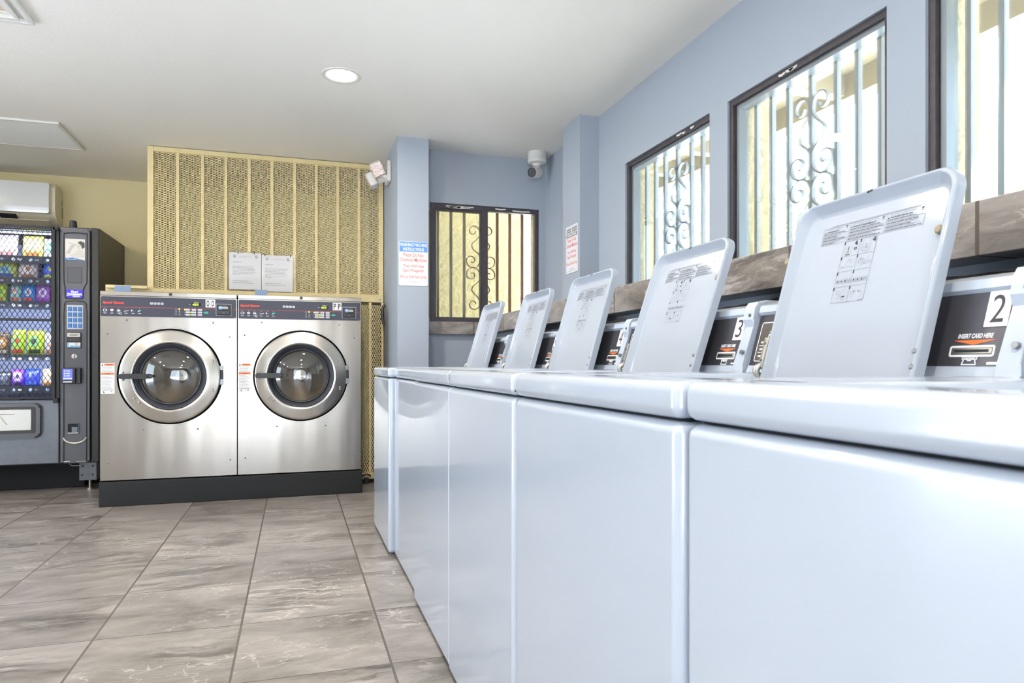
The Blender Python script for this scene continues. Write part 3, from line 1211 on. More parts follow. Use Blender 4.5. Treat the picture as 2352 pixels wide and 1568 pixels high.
# near-edge Y, front X at near end, front X at far end, number, label
rows = [
    (0.080, 0.449, 0.449, None, 'white top-load washer nearest the camera, cut off by the right edge'),
    (0.7355, 0.4445, 0.4445, '2', 'white top-load washer with its lid open and number 2 sticker'),
    (1.3910, 0.4430, 0.4430, '3', 'white top-load washer with its lid open and number 3 sticker'),
    (2.0465, 0.4470, 0.4470, '4', 'white top-load washer with its lid open and number 4 sticker'),
    (2.7020, 0.4620, 0.4620, '5', 'white open-lid washer second from the far end of the row'),
    (3.3720, 0.4360, 0.4360, None, 'white open-lid washer at the far end of the row, set slightly forward'),
]
for i, (y0, xa, xb, num, lab) in enumerate(rows):
    w = proto if i == 0 else copy_tree(proto)
    w['label'] = lab
    w['group'] = 'row of white top-load washers'
    ang = math.atan2(-(xb - xa), WW)
    # far end offset in x: rotate about z
    w.rotation_euler = (0, 0, ang)
    w.location = ((xa + xb) / 2, y0 + WW / 2, 0)
    if num == '3':
        for ch in w.children:
            if ch.name.startswith('lid'):
                hp = Vector((HINGE_X, 0, HINGE_Z))
                ch.matrix_local = Matrix.Translation(hp) @ Matrix.Rotation(rad(2.5), 4, 'Y') @ Matrix.Translation(-hp)
    if num:
        q = B()
        q.M = panelM()
        q.rect(0.245, 0.085, 0.2845, 0.146, STK, 0.0032)
        q.outline(0.245, 0.085, 0.2845, 0.146, 0.0006, INK, 0.0034)
        q.text(num, 0.2648, 0.0925, INK, w=0.0215, hgt=0.046, h=0.0036, align='C')
        q.build('number_sticker', w)
    if i in (1, 2):
        q = B()
        random.seed(i)
        if i == 1:
            q.M = frame((-0.0022, WW / 2 - 0.012, 0.878), (0, -1, 0), (0, 0, 1), (-1, 0, 0))
            q.poly([(-0.006, 0.004), (-0.002, 0.0015), (0.002, 0.003), (0.008, 0.0035), (0.003, 0.006), (0.0, 0.009), (-0.002, 0.006)], SEAM, 0.0004)
        else:
            q.M = frame((-0.0022, WW / 2 - 0.022, 0.900), (0, -1, 0), (0, 0, 1), (-1, 0, 0))
            q.poly([(-0.004, -0.006), (0.003, -0.012), (0.004, -0.004), (0.001, 0.0), (0.005, 0.006), (-0.003, 0.010), (-0.001, 0.002)], SEAM, 0.0004)
        q.build('paint_chip', w)


# ------------------------------------------------------------------ front-load washers on the plinth
def plate_hole(q, x0, x1, z0, z1, cx, cz, r, mat, n=72):
    an = [2 * PI * i / n for i in range(n)]
    for px, pz in ((x0, z0), (x1, z0), (x1, z1), (x0, z1)):
        an.append(math.atan2(pz - cz, px - cx) % (2 * PI))
    an = sorted(set(an))
    vs = []
    for a in an:
        c, s_ = math.cos(a), math.sin(a)
        t = min(((x1 - cx) / c if c > 1e-9 else (x0 - cx) / c if c < -1e-9 else 1e9), ((z1 - cz) / s_ if s_ > 1e-9 else (z0 - cz) / s_ if s_ < -1e-9 else 1e9))
        vs.append((cx + r * c, 0, cz + r * s_))
        vs.append((cx + t * c, 0, cz + t * s_))
    m = len(an)
    q.raw(vs, [(2 * i, 2 * i + 1, 2 * ((i + 1) % m) + 1, 2 * ((i + 1) % m)) for i in range(m)], mat)


FW = 0.832


def make_front_loader():
    root = thing('front_load_washer', 'f', 'front-load washer', group='stainless front-load washers on the black plinth')
    cx, cz = 0.419, 0.853
    Z0, Z1 = 0.172, 1.416
    D = 0.70
    q = B()
    plate_hole(q, 0, FW, Z0, 1.240, cx, cz, 0.322, STEEL)
    q.box(0, FW, 0.004, 0.02, 1.236, Z1 - 0.03, SEAM)
    q.raw([(0, 0, Z0), (0, D, Z0), (0, D, Z1), (0, 0, Z1)], [(0, 1, 2, 3)], STEEL)
    q.raw([(FW, 0, Z0), (FW, D, Z0), (FW, D, Z1), (FW, 0, Z1)], [(3, 2, 1, 0)], STEEL)
    q.raw([(0, D, Z0), (FW, D, Z0), (FW, D, Z1), (0, D, Z1)], [(0, 1, 2, 3)], STEEL)
    q.raw([(0, 0, Z0), (FW, 0, Z0), (FW, D, Z0), (0, D, Z0)], [(0, 1, 2, 3)], SEAM)
    body = q.build('cabinet', root)
    q = B()
    q.box(0.0, FW, -0.004, D, 1.387, Z1, STEEL, r=0.002, seg=1)
    trim = q.build('top_trim', root)
    q = B()
    q.cyl((0.418, -0.003, 1.403), (0.418, -0.009, 1.403), 0.0105, BLACKP, 18)
    q.cyl((0.418, -0.009, 1.403), (0.418, -0.0095, 1.403), 0.006, RUBBER, 14)
    q.build('plug', trim)
    # control panel
    q = B()
    T = frame((0, -0.002, 0), (1, 0, 0), (0, 0, 1), (0, -1, 0))
    q.M = T
    q.box(0.0, FW, 1.240, 1.386, -0.012, 0.0, STEEL)
    q.prism(rr(0.004, 1.250, FW - 0.004, 1.380, 0.008), -0.001, 0.003, PANELB, r=0.001, seg=1)
    pan = q.build('control_panel', root)
    q = B()
    q.M = T
    z = 0.0036
    q.rect(0.004, 1.3105, 0.70, 1.3130, REDL, z)
    q.rect(0.797, 1.3105, FW - 0.004, 1.3125, REDL, z)
    q.text('Speed Queen', 0.016, 1.3285, RED, w=0.124, hgt=0.0205, h=z, bold=0.07, shear=0.08)
    for k in range(4):
        x = 0.294 + k * 0.0215
        q.rrect(x, 1.333, x + 0.017, 1.347, 0.003, BTN, z)
        q.rect(x + 0.003, 1.3375, x + 0.013, 1.342, INKL, z + 0.0003)
    q.text('Minutes', 0.578, 1.3525, WHITE, w=0.028, hgt=0.005, h=z, align='C')
    q.rect(0.546, 1.3295, 0.606, 1.3495, SEAM, z)
    q.disc(0.537, 1.339, 0.0026, WHITE, z, n=8)
    q.disc(0.613, 1.339, 0.0022, INKL, z, n=8)
    q.rect(0.812, 1.2535, FW - 0.008, 1.2555, INKL, z)
    # option lamps
    for k in range(3):
        zz = 1.303 - k * 0.0165
        q.disc(0.452, zz + 0.003, 0.0024, WHITE, z, n=8)
        q.rect(0.442, zz - 0.004, 0.458, zz - 0.002, INKL, z)
        if k > 0:
            q.disc(0.471, zz + 0.003, 0.0024, WHITE, z, n=8)
        q.rect(0.466, zz - 0.004, 0.482, zz - 0.002, INKL, z)
        for c in range(3):
            x = 0.511 + c * 0.038
            q.rrect(x, zz - 0.006, x + 0.025, zz + 0.006, 0.0015, BTN, z)
            q.rect(x + 0.004, zz - 0.0012, x + 0.021, zz + 0.0012, INKL, z + 0.0003)
            if (c, k) not in ((0, 0), (1, 1), (1, 2)):
                q.disc(x - 0.0055, zz, 0.0022, WHITE, z, n=8)
    # programme icons
    ix = [0.029, 0.069, 0.109, 0.152, 0.193, 0.232]
    for k, x in enumerate(ix):
        q.disc(x, 1.3035, 0.0016, WHITE, z, n=6)
        q.rect(x - 0.010, 1.2715, x + 0.010, 1.2728, WHITE, z)
        q.rect(x - 0.007, 1.2685, x + 0.007, 1.2698, WHITE, z)
    q.outline(ix[0] - 0.010, 1.282, ix[0] + 0.008, 1.297, 0.0022, WHITE, z, r=0.002)
    q.ring([(ix[0] + 0.008, 1.285), (ix[0] + 0.013, 1.287), (ix[0] + 0.013, 1.294), (ix[0] + 0.008, 1.296)], [(ix[0] + 0.008, 1.287), (ix[0] + 0.011, 1.288), (ix[0] + 0.011, 1.293), (ix[0] + 0.008, 1.294)], WHITE, z)
    q.poly([(ix[1] - 0.010, 1.295), (ix[1] - 0.006, 1.283), (ix[1] + 0.006, 1.283), (ix[1] + 0.010, 1.295), (ix[1] + 0.004, 1.298)], WHITE, z)
    q.disc(ix[1], 1.290, 0.003, PANELB, z + 0.0002, n=8)
    for d in (-0.010, -0.003, 0.004):
        q.rect(ix[2] + d, 1.282, ix[2] + d + 0.005, 1.291, WHITE, z)
        q.disc(ix[2] + d + 0.0025, 1.294, 0.002, WHITE, z, n=8)
    q.poly([(ix[2] + 0.011, 1.284), (ix[2] + 0.016, 1.2875), (ix[2] + 0.011, 1.291)], TEAL, z)
    q.outline(ix[2] + 0.006, 1.262, ix[2] + 0.017, 1.276, 0.0016, WHITE, z)
    q.line(ix[3] - 0.014, 1.296, ix[3] - 0.002, 1.283, 0.002, INKL, z)
    q.line(ix[3] - 0.004, 1.285, ix[3] + 0.016, 1.290, 0.003, WHITE, z)
    q.line(ix[3] - 0.012, 1.282, ix[3] - 0.004, 1.286, 0.002, WHITE, z)
    q.poly([(ix[4] - 0.012, 1.298), (ix[4] - 0.001, 1.290), (ix[4] - 0.010, 1.282)], WHITE, z)
    q.line(ix[4] + 0.001, 1.282, ix[4] + 0.012, 1.290, 0.0016, INKL, z)
    q.poly([(ix[5] - 0.012, 1.281), (ix[5] - 0.002, 1.284), (ix[5], 1.290), (ix[5] - 0.005, 1.291)], WHITE, z)
    q.rrect(ix[5] - 0.006, 1.287, ix[5] + 0.010, 1.296, 0.002, TEAL, z)
    q.build('panel_print', pan)
    q = B()
    q.M = T
    q.text('450', 0.551, 1.332, LIME, w=0.040, hgt=0.0145, h=0.0041, bold=0.02, shear=0.1)
    q.build('digital_display', pan)
    q = B()
    q.M = T
    q.disc(0.471, 1.306, 0.0048, YLED, 0.0039, n=12)
    for x, zz in ((0.5055, 1.303), (0.5435, 1.2865), (0.5435, 1.270)):
        q.disc(x, zz, 0.0046, YLED, 0.0039, n=12)
    q.build('indicator_lamp', pan)
    q = B()
    q.M = T
    q.prism(rr(0.627, 1.2795, 0.651, 1.2925, 0.002), 0.003, 0.006, TEAL, r=0.0008, seg=1)
    q.disc(0.622, 1.286, 0.0018, WHITE, 0.0039, n=8)
    q.build('start_button', pan)
    # card reader
    q = B()
    q.M = T
    q.outline(0.699, 1.268, 0.797, 1.348, 0.0022, BTN, 0.0036)
    q.box(0.703, 0.793, 1.272, 1.344, 0.0, 0.020, BLACKP, r=0.006, seg=2)
    q.box(0.720, 0.776, 1.300, 1.305, 0.016, 0.0206, SEAM)
    q.disc(0.729, 1.320, 0.0125, M_('globe blue', '#4a8fe0', 0.4), 0.0204, n=16)
    q.poly([(0.722, 1.325), (0.727, 1.329), (0.730, 1.322), (0.726, 1.316), (0.722, 1.318)], WHITE, 0.0207)
    for x in (0.738, 0.754, 0.769):
        q.disc(x, 1.320, 0.0078, BTN, 0.0206, n=14)
        q.disc(x, 1.320, 0.0045, INKL, 0.0208, n=12)
    q.rect(0.728, 1.332, 0.768, 1.3335, INKL, 0.0204)
    q.outline(0.744, 1.281, 0.753, 1.288, 0.001, INKL, 0.0204)
    q.build('card_reader', root)
    # warning sticker
    q = B()
    q.M = frame((0, -0.0006, 0), (1, 0, 0), (0, 0, 1), (0, -1, 0))
    q.rect(0.003, 0.741, 0.084, 0.942, STK, 0.0004)
    q.rect(0.024, 0.925, 0.081, 0.938, ORANGE, 0.0008)
    q.rect(0.004, 0.866, 0.082, 0.879, ORANGE, 0.0008)
    q.poly([(0.007, 0.924), (0.018, 0.924), (0.015, 0.938), (0.012, 0.934)], INK, 0.0008)
    q.text('WARNING', 0.043, 0.8685, INK, w=0.034, hgt=0.0075, h=0.001, align='C', bold=0.02)
    q.text('WARNING', 0.053, 0.928, INK, w=0.034, hgt=0.0075, h=0.001, align='C', bold=0.02)
    random.seed(9)
    for k in range(4):
        q.rect(0.010, 0.914 - k * 0.010, 0.060 + random.random() * 0.018, 0.9165 - k * 0.010, INKL, 0.0008)
    for k in range(11):
        q.rect(0.008, 0.856 - k * 0.0082, 0.050 + random.random() * 0.030, 0.8582 - k * 0.0082, INKL, 0.0008)
    q.rect(0.008, 0.764, 0.078, 0.7665, INK, 0.0008)
    q.rect(0.018, 0.748, 0.023, 0.758, INK, 0.0008)
    q.rect(0.023, 0.748, 0.028, 0.7505, INK, 0.0008)
    q.poly([(0.056, 0.755), (0.068, 0.758), (0.070, 0.750), (0.066, 0.753)], INK, 0.0008)
    q.build('warning_sticker', root)
    for x, zz in ((.043, 1.135), (.155, 1.226), (.681, 1.218), (.787, 1.122), (.255, .500), (.585, .496), (.048, .287), (.790, .278)):
        q = B()
        q.lathe([(0.0001, 0.004), (0.003, 0.0035), (0.0052, 0.0012), (0.0056, 0.0)], SCREW, 12, frame((x, 0, zz), (1, 0, 0), (0, 0, 1), (0, -1, 0)))
        q.build('screw', body)
    # door
    T = frame((cx, 0, cz), (1, 0, 0), (0, 0, 1), (0, -1, 0))
    q = B()
    q.lathe([(0.322, 0.0), (0.322, -0.03), (0.30, -0.03)], SEAM, 72, T)
    q.lathe([(0.329, 0.0), (0.3275, 0.004), (0.322, 0.004), (0.320, -0.006)], STEEL2, 72, T)
    q.build('door_surround', body)
    q = B()
    q.lathe([(0.309, -0.012), (0.311, 0.012), (0.309, 0.018), (0.304, 0.021), (0.294, 0.0225), (0.262, 0.027), (0.236, 0.031), (0.229, 0.031), (0.223, 0.026), (0.221, 0.010)], STEEL2, 96, T)
    door = q.build('door', root)
    q = B()
    q.lathe([(0.2225, 0.018), (0.218, 0.022), (0.212, 0.020), (0.205, 0.010), (0.196, 0.004), (0.192, -0.004)], RUBBER, 72, T)
    q.lathe([(0.192, 0.002), (0.186, 0.008), (0.180, 0.006), (0.178, -0.006)], RUBBER, 72, T)
    q.build('door_gasket', door)
    q = B()
    q.lathe([(0.184, -0.004), (0.175, 0.004), (0.155, 0.015), (0.125, 0.026), (0.09, 0.034), (0.05, 0.039), (0.0001, 0.041)], DOORG, 72, T)
    q.build('door_glass', door)
    q = B()
    q.M = T
    pts = rr(-0.305, -0.014, -0.128, 0.020, 0.0165, 6)
    q.prism(pts, 0.045, 0.066, BLACKP, r=0.006, seg=3)
    q.cyl((-0.283, 0.003, 0.030), (-0.283, 0.003, 0.046), 0.012, BLACKP, 14)
    q.prism([(-0.140, -0.008), (-0.10, -0.004), (-0.10, 0.010), (-0.140, 0.014)], 0.048, 0.058, BLACKP)
    q.build('door_handle', door)
    for x, zz in ((-0.283, 0.028), (-0.283, -0.020), (0.264, 0.108), (0.264, 0.095), (0.264, -0.083), (0.264, -0.098), (-0.215, -0.145), (-0.185, -0.170)):
        q = B()
        q.M = T
        q.lathe([(0.0001, 0.0065), (0.004, 0.0055), (0.0062, 0.002), (0.0062, 0.0)], CHROME, 12, Matrix.Translation((x, zz, 0.0325)))
        q.build('rivet', door)
    q = B()
    q.M = T
    q.box(0.300, 0.326, -0.058, -0.020, -0.010, 0.012, SCREW, r=0.003)
    q.box(0.300, 0.326, 0.040, 0.072, -0.010, 0.012, SCREW, r=0.003)
    q.box(0.310, 0.327, -0.020, 0.040, -0.006, 0.006, BLACKP, r=0.002)
    q.build('door_hinge', door)
    # drum
    q = B()
    Td = frame((cx, 0.0, cz), (1, 0, 0), (0, 0, 1), (0, -1, 0))
    q.lathe([(0.300, -0.03), (0.245, -0.032), (0.245, -0.060), (0.275, -0.065)], BLACKP, 64, Td)
    q.lathe([(0.275, -0.065), (0.275, -0.52), (0.24, -0.545), (0.06, -0.50)], DRUM, 64, Td)
    drum = q.build('drum', root)
    q = B()
    q.lathe([(0.0001, -0.462), (0.040, -0.464), (0.050, -0.475), (0.052, -0.505)], CHROME, 32, Td)
    q.lathe([(0.0001, -0.458), (0.009, -0.458), (0.010, -0.464)], SCREW, 14, Td)
    q.build('drum_hub', drum)
    return root


fl = make_front_loader()
fl.location = (-1.213, 5.09, 0)
fr = copy_tree(fl)
fr.location = (-0.374, 5.09, 0)
for o, ch, lab in ((fl, 'O', 'stainless front-load washer marked OO on the black plinth, left one'), (fr, 'P', 'stainless front-load washer marked PP on the black plinth, right one')):
    o['label'] = lab
    T = frame((0, -0.002, 0), (1, 0, 0), (0, 0, 1), (0, -1, 0))
    for k in range(2):
        q = B()
        q.M = T
        x = 0.634 + k * 0.031
        q.rect(x, 1.322, x + 0.030, 1.376, STK, 0.0042)
        q.text(ch, x + 0.015, 1.3285, INK, w=0.018, hgt=0.041, h=0.0046, align='C', bold=0.03)
        q.build('letter_sticker', o)
q = B()
q.box(-1.220, 0.466, 5.082, 5.86, 0.0, 0.164, PLINTH, r=0.006, seg=2)
tag(q.build('plinth'), 'long black painted concrete plinth under the two front-load washers', 'plinth')

# tape pieces on the top rear edge
for x0, x1, lab in ((-1.160, -1.062, 'blue grey tape strip on top of the left front-load washer'), (-0.270, -0.190, 'blue grey tape strip on top of the right front-load washer, under the notices')):
    q = B()
    q.box(x0, x1, 5.20, 5.3, 1.4165, 1.4235, TAPE, r=0.001, seg=1)
    q.raw([(x0, 5.2, 1.4225), (x1, 5.2, 1.4225), (x1, 5.235, 1.468), (x0, 5.235, 1.468)], [(0, 1, 2, 3)], TAPE)
    q.raw([(x0, 5.203, 1.4215), (x1, 5.203, 1.4215), (x1, 5.238, 1.467), (x0, 5.238, 1.467)], [(3, 2, 1, 0)], TAPE)
    tag(q.build('tape_strip'), lab, 'tape', 'tape strips on the front-load washers')

# ------------------------------------------------------------------ beige mesh partition
CY = 5.48


def expanded(q, x0, x1, z0, z1, pw, ph, y_, mat, wd=0.0035, dp=0.004, horiz=True, flat=True):
    """expanded metal: zig-zag strands; pw = diamond width, ph = diamond height"""
    def strand(pts, sgn):
        vs, fs = [], []
        y = y_ + (0.0 if sgn > 0 else 0.0022)
        for k, (x, z) in enumerate(pts):
            if horiz:
                vs += [(x, y, z - wd / 2), (x, y, z + wd / 2), (x, y + dp, z + wd / 2 + 0.001), (x, y + dp, z - wd / 2 + 0.001)]
            else:
                vs += [(x - wd / 2, y, z), (x + wd / 2, y, z), (x + wd / 2, y + dp, z), (x - wd / 2, y + dp, z)]
        for k in range(len(pts) - 1):
            for e in range(4):
                f = (e + 1) % 4
                fs.append((k * 4 + e, (k + 1) * 4 + e, (k + 1) * 4 + f, k * 4 + f))
        q.raw(vs, fs, mat)
    q4 = 0.30
    if horiz:
        nz = int((z1 - z0) / ph) + 1
        nx = int(round((x1 - x0) / (pw / 2)))
        st = (x1 - x0) / nx
        for r in range(nz + 1):
            for sgn in (1, -1):
                pts = []
                for k in range(nx + 1):
                    z = z0 + r * ph + sgn * (ph / 4 if k % 2 else -ph / 4) + (0 if sgn > 0 else ph / 2)
                    for e in (-q4, q4):
                        pts.append((min(max(x0 + (k + e) * st, x0), x1), min(max(z, z0), z1)))
                strand(pts, sgn)
    else:
        nx = int((x1 - x0) / pw) + 1
        nz = int(round((z1 - z0) / (ph / 2)))
        st = (z1 - z0) / nz
        for r in range(nx + 1):
            for sgn in (1, -1):
                pts = []
                for k in range(nz + 1):
                    x = x0 + r * pw + sgn * (pw / 4 if k % 2 else -pw / 4) + (0 if sgn > 0 else pw / 2)
                    for e in ((-q4, q4) if flat else (0,)):
                        pts.append((min(max(x, x0), x1), min(max(z0 + (k + e) * st, z0), z1)))
                strand(pts, sgn)


cage = thing('mesh_partition', 'beige expanded-metal partition behind and above the front-load washers', 'partition', (0, 0, 0))
q = B()
ZT = 2.5
q.box(-1.006, -0.966, CY - 0.012, CY + 0.03, 1.478, ZT, CAGE, r=0.003, seg=1)
q.box(0.630, 0.668, CY - 0.012, CY + 0.03, 1.478, ZT, CAGE, r=0.003, seg=1)
q.box(-0.966, 0.630, CY - 0.012, CY + 0.03, 2.464, ZT, CAGE, r=0.003, seg=1)
q.box(-1.27, 0.668, CY - 0.016, CY + 0.03, 1.420, 1.478, CAGE, r=0.003, seg=1)
q.build('frame', cage)
q = B()
q.box(-1.262, -1.0, CY - 0.05, CY - 0.02, 1.470, 1.492, CAGE, r=0.002, seg=1)
q.build('rail', cage)
for x in (-.81, -.645, -.486, -.324, -.163, 0.0, .158, .317, .478):
    q = B()
    q.box(x - 0.010, x + 0.010, CY - 0.006, CY + 0.012, 1.478, 2.464, CAGE)
    q.build('upright', cage)
q = B()
expanded(q, -0.966, 0.630, 1.478, 2.464, 0.0362, 0.0127, CY + 0.004, CAGE, wd=0.0049, dp=0.0016)
q.build('mesh_screen', cage, wn=False)
q = B()
q.box(0.470, 0.668, CY - 0.012, CY + 0.03, 0.035, 0.082, CAGE, r=0.003, seg=1)
q.box(0.555, 0.575, CY - 0.008, CY + 0.02, 0.082, 1.418, CAGE)
q.box(0.650, 0.668, CY - 0.012, CY + 0.03, 0.082, 1.418, CAGE)
q.build('lower_frame', cage)
q = B()
expanded(q, 0.474, 0.650, 0.082, 1.40, 0.0135, 0.0362, CY + 0.006, CAGE, wd=0.0058, dp=0.0016, horiz=False)
q.build('lower_mesh_screen', cage, wn=False)
q = B()
q.cyl((0.640, CY - 0.018, 1.442), (0.640, CY - 0.012, 1.442), 0.011, CHROME, 14)
q.cyl((0.640, CY - 0.022, 1.442), (0.640, CY - 0.016, 1.442), 0.005, SCREW, 10)
q.build('lock', cage)
q = B()
q.tube([(0.535 + 0.03 * math.cos(a), CY - 0.02, 0.055 + 0.02 * math.sin(a)) for a in [PI * k / 8 for k in range(9)]], RUBBER, r=0.006)
q.cyl((0.535, CY - 0.01, 0.0), (0.535, CY - 0.01, 0.05), 0.02, RUBBER, 12)
q.build('foot', cage)

# notices in clear sleeves hung on the partition
for k, (x0, x1, z1, lab) in enumerate(((-0.462, -0.240, 1.762, 'white printed notice sheet on the mesh partition, left one of the pair'), (-0.236, -0.014, 1.752, 'white printed notice sheet on the mesh partition, right one of the pair'))):
    r = thing('paper_notice', lab, 'notice', (x0, CY - 0.022, z1 - 0.272), 0, 'notices on the mesh partition')
    w, h = x1 - x0, 0.272
    q = B()
    q.box(0, w, 0, 0.0012, 0, h, PAPER)
    q.build('sheet', r)
    q = B()
    q.M = frame((0, -0.0004, 0), (1, 0, 0), (0, 0, 1), (0, -1, 0))
    GRP = M_('faint grey print', '#b2b2ba', 0.6)
    q.text('ATTENTION', w / 2, h - 0.036, M_('faint print', '#cfc9c8', 0.6), w=0.085, hgt=0.010, align='C')
    q.rect(0.024, h - 0.072, 0.024 + 0.06, h - 0.0685, GRP)
    random.seed(20 + k)
    for i in range(7):
        x = 0.024
        e = w - 0.03 - random.random() * 0.025 if i < 6 else 0.075
        while x < e:
            l = random.uniform(0.008, 0.03)
            q.rect(x, h - 0.104 - i * 0.0105, min(x + l, e), h - 0.1005 - i * 0.0105, GRP)
            x += l + 0.003
    for i in range(2):
        q.rect(0.024, 0.060 - i * 0.014, 0.14 + 0.03 * i, 0.0635 - i * 0.014, GRP)
    for x in (0.030, w - 0.040):
        q.rect(x, h - 0.038, x + 0.016, h - 0.018, M_('grey logo', '#9da0a8', 0.6))
        q.disc(x + 0.010, h - 0.026, 0.005, STK, 0.0007, n=8)
    q.build('notice_print', r)
    for x in ((0.058, w - 0.05) if k == 0 else (0.02, w - 0.02)):
        q = B()
        q.box(x, x + 0.006, -0.003, 0.004, h - 0.008, h + 0.008, BLACKP)
        q.build('hook', r)
    q = B()
    q.M = frame((0, -0.002, 0), (1, 0, 0), (0, 0, 1), (0, -1, 0))
    q.rect(-0.016 if k == 0 else 0.0, -0.004, w + (0.0 if k == 0 else 0.014), h + 0.010, SLEEVE, 0.0006)
    q.build('plastic_sleeve', r)

# ------------------------------------------------------------------ signs
def sign(name, label, Mx, w, h, hb, hl, two_line):
    r = thing(name, label, 'sign', group='washing machine instruction signs')
    r.matrix_world = Mx
    q = B()
    q.prism(rr(0, 0, w, h, 0.010), 0.0, 0.0022, SIGNW, r=0.0006, seg=1)
    q.build('plate', r)
    q = B()
    z = 0.0027
    if two_line:
        q.poly([(0.003, h * 0.765), (w - 0.003, h * 0.765), (w - 0.003, h - 0.006), (w - 0.008, h - 0.003), (0.008, h - 0.003), (0.003, h - 0.006)], hb, z)
        q.text('WASHING MACHINE', w / 2, h * 0.885, hl, w=w * 0.93, hgt=h * 0.075, h=z + 0.0004, align='C', bold=0.03)
        q.text('INSTRUCTIONS', w / 2, h * 0.785, hl, w=w * 0.72, hgt=h * 0.075, h=z + 0.0004, align='C', bold=0.03)
    else:
        q.outline(0.008, 0.012, w - 0.008, h - 0.012, 0.0015, INKL, z)
        q.rect(0.016, h * 0.905, w * 0.47, h * 0.945, hl, z)
        q.rect(w * 0.53, h * 0.905, w - 0.016, h * 0.945, hl, z)
        q.rect(0.016, h * 0.855, w * 0.47, h * 0.895, hl, z)
        q.rect(w * 0.53, h * 0.855, w - 0.016, h * 0.895, hl, z)
        q.rect(0.012, h * 0.755, w - 0.012, h * 0.840, hb, z)
        q.text('INSTRUCTIONS', w / 2, h * 0.775, SIGNW, w=w * 0.70, hgt=h * 0.048, h=z + 0.0004, align='C', bold=0.03)
    q.build('sign_heading', r)
    q = B()
    for t, y, ww in (('Please Do Not', 0.655, 0.70), ('Overload Machines', 0.545, 0.93), ('They Will Not', 0.395, 0.72), ('Spin Properly', 0.290, 0.72), ('Fill to 3/4 Full Only', 0.150, 0.90)):
        q.text(t, w / 2, h * y, SIGNR, w=w * ww, hgt=h * (0.082 if 'p' not in t.lower().replace('please', '') else 0.092), h=z, align='C', bold=0.012)
    q.text('The Management', w / 2, h * 0.062, M_('faint red print', '#dba59c', 0.6), w=w * 0.40, hgt=h * 0.04, h=z, align='C', shear=0.3)
    q.build('sign_print', r)
    return r


sign('instruction_sign', 'white sign with blue heading on the return wall beside the mesh partition', frame((0.684, 4.738, 1.478), (1, 0, 0), (0, 0, 1), (0, -1, 0)), 0.201, 0.306, SIGNB, SIGNW, True)
sign('instruction_sign', 'white sign with grey heading on the corner pilaster left of the windows', frame((1.706, 4.205, 1.525), (0, -1, 0), (0, 0, 1), (-1, 0, 0)), 0.203, 0.306, SIGNG, SIGNG, False)

# ------------------------------------------------------------------ emergency light, handle, camera
r = thing('emergency_light', 'white twin-head emergency light high on the return wall by the mesh partition', 'emergency light', (0.673, 5.13, 2.345))
q = B()
q.box(-0.030, 0.0, -0.075, 0.075, -0.070, 0.085, PLASTW, r=0.008, seg=2)
q.build('back_plate', r)
for dx, dy, dz, yaw, tilt, roll in ((-0.095, -0.055, 0.015, rad(-98), 0.30, 0.45), (-0.125, 0.06, -0.045, rad(172), 0.45, 0.2)):
    q = B()
    T = Matrix.Translation((dx, dy, dz)) @ Matrix.Rotation(yaw, 4, 'Z') @ Matrix.Rotation(tilt, 4, 'Y') @ Matrix.Rotation(roll, 4, 'X')
    q.M = T
    # x points the way the head shines
    q.box(-0.035, 0.030, -0.048, 0.048, -0.055, 0.055, PLASTW, r=0.018, seg=3)
    hd = q.build('lamp_head', r)
    q = B()
    q.M = T
    q.box(0.024, 0.034, -0.042, 0.042, -0.049, 0.049, LENS, r=0.004, seg=1)
    for k in (-1, 1):
        q.box(0.032, 0.0355, -0.040, 0.040, k * 0.018 - 0.002, k * 0.018 + 0.002, PLASTW)
    q.build('lamp_lens', hd)
    q = B()
    q.cyl((-0.028, dy * 0.5, -0.03), (dx, dy * 0.9, dz - 0.02), 0.020, PLASTW, 14)
    q.build('swivel', r)

r = thing('pull_handle', 'dark grey pull handle on the return wall below the emergency light', 'handle', (0.674, 5.39, 1.245))
q = B()
q.tube([(0, 0, 0.0), (-0.018, 0, 0.012), (-0.024, 0, 0.04), (-0.024, 0, 0.112), (-0.018, 0, 0.14), (0, 0, 0.152)], VDARK2, r=0.010, n=10)
q.build('grip', r)
for z in (0.008, 0.144):
    q = B()
    q.box(-0.005, -0.0005, -0.014, 0.014, z - 0.016, z + 0.016, VDARK2, r=0.0015, seg=1)
    q.cyl((-0.005, 0, z - 0.008 if z < 0.1 else z + 0.008), (-0.0065, 0, z - 0.008 if z < 0.1 else z + 0.008), 0.003, SCREW, 8)
    q.build('mount', r)

r = thing('security_camera', 'white bullet security camera on the ceiling in the alcove corner', 'security camera', (1.715, 4.80, CZ))
q = B()
q.lathe([(0.0001, -0.085), (0.05, -0.085), (0.066, -0.078), (0.071, -0.062), (0.071, -0.058), (0.068, -0.056), (0.068, 0.0)], PLASTW, 40)
q.build('base', r)
q = B()
q.lathe([(0.0001, -0.10), (0.026, -0.10), (0.032, -0.094), (0.034, -0.084)], PLASTW, 24)
q.cyl((0, 0, -0.095), (-0.004, -0.004, -0.128), 0.019, PLASTW, 16)
q.build('mount', r)
q = B()
d = Vector((-0.74, -0.60, -0.22)).normalized()
T = frame((0.018, 0.022, -0.140), d.orthogonal(), d.cross(d.orthogonal()), d)
q.lathe([(0.0001, -0.012), (0.030, -0.010), (0.038, 0.0), (0.041, 0.012), (0.041, 0.088), (0.039, 0.094), (0.035, 0.094)], PLASTW, 32, T)
bd = q.build('camera_body', r)
q = B()
q.lathe([(0.038, 0.092), (0.036, 0.097), (0.033, 0.090), (0.0001, 0.089)], BLACKP, 32, T)
q.build('camera_lens', bd)
q = B()
q.M = T
q.rrect(-0.016, -0.012, 0.016, 0.012, 0.004, RUBBER, 0.0905)
q.disc(0, 0, 0.008, SEAM, 0.092, n=16)
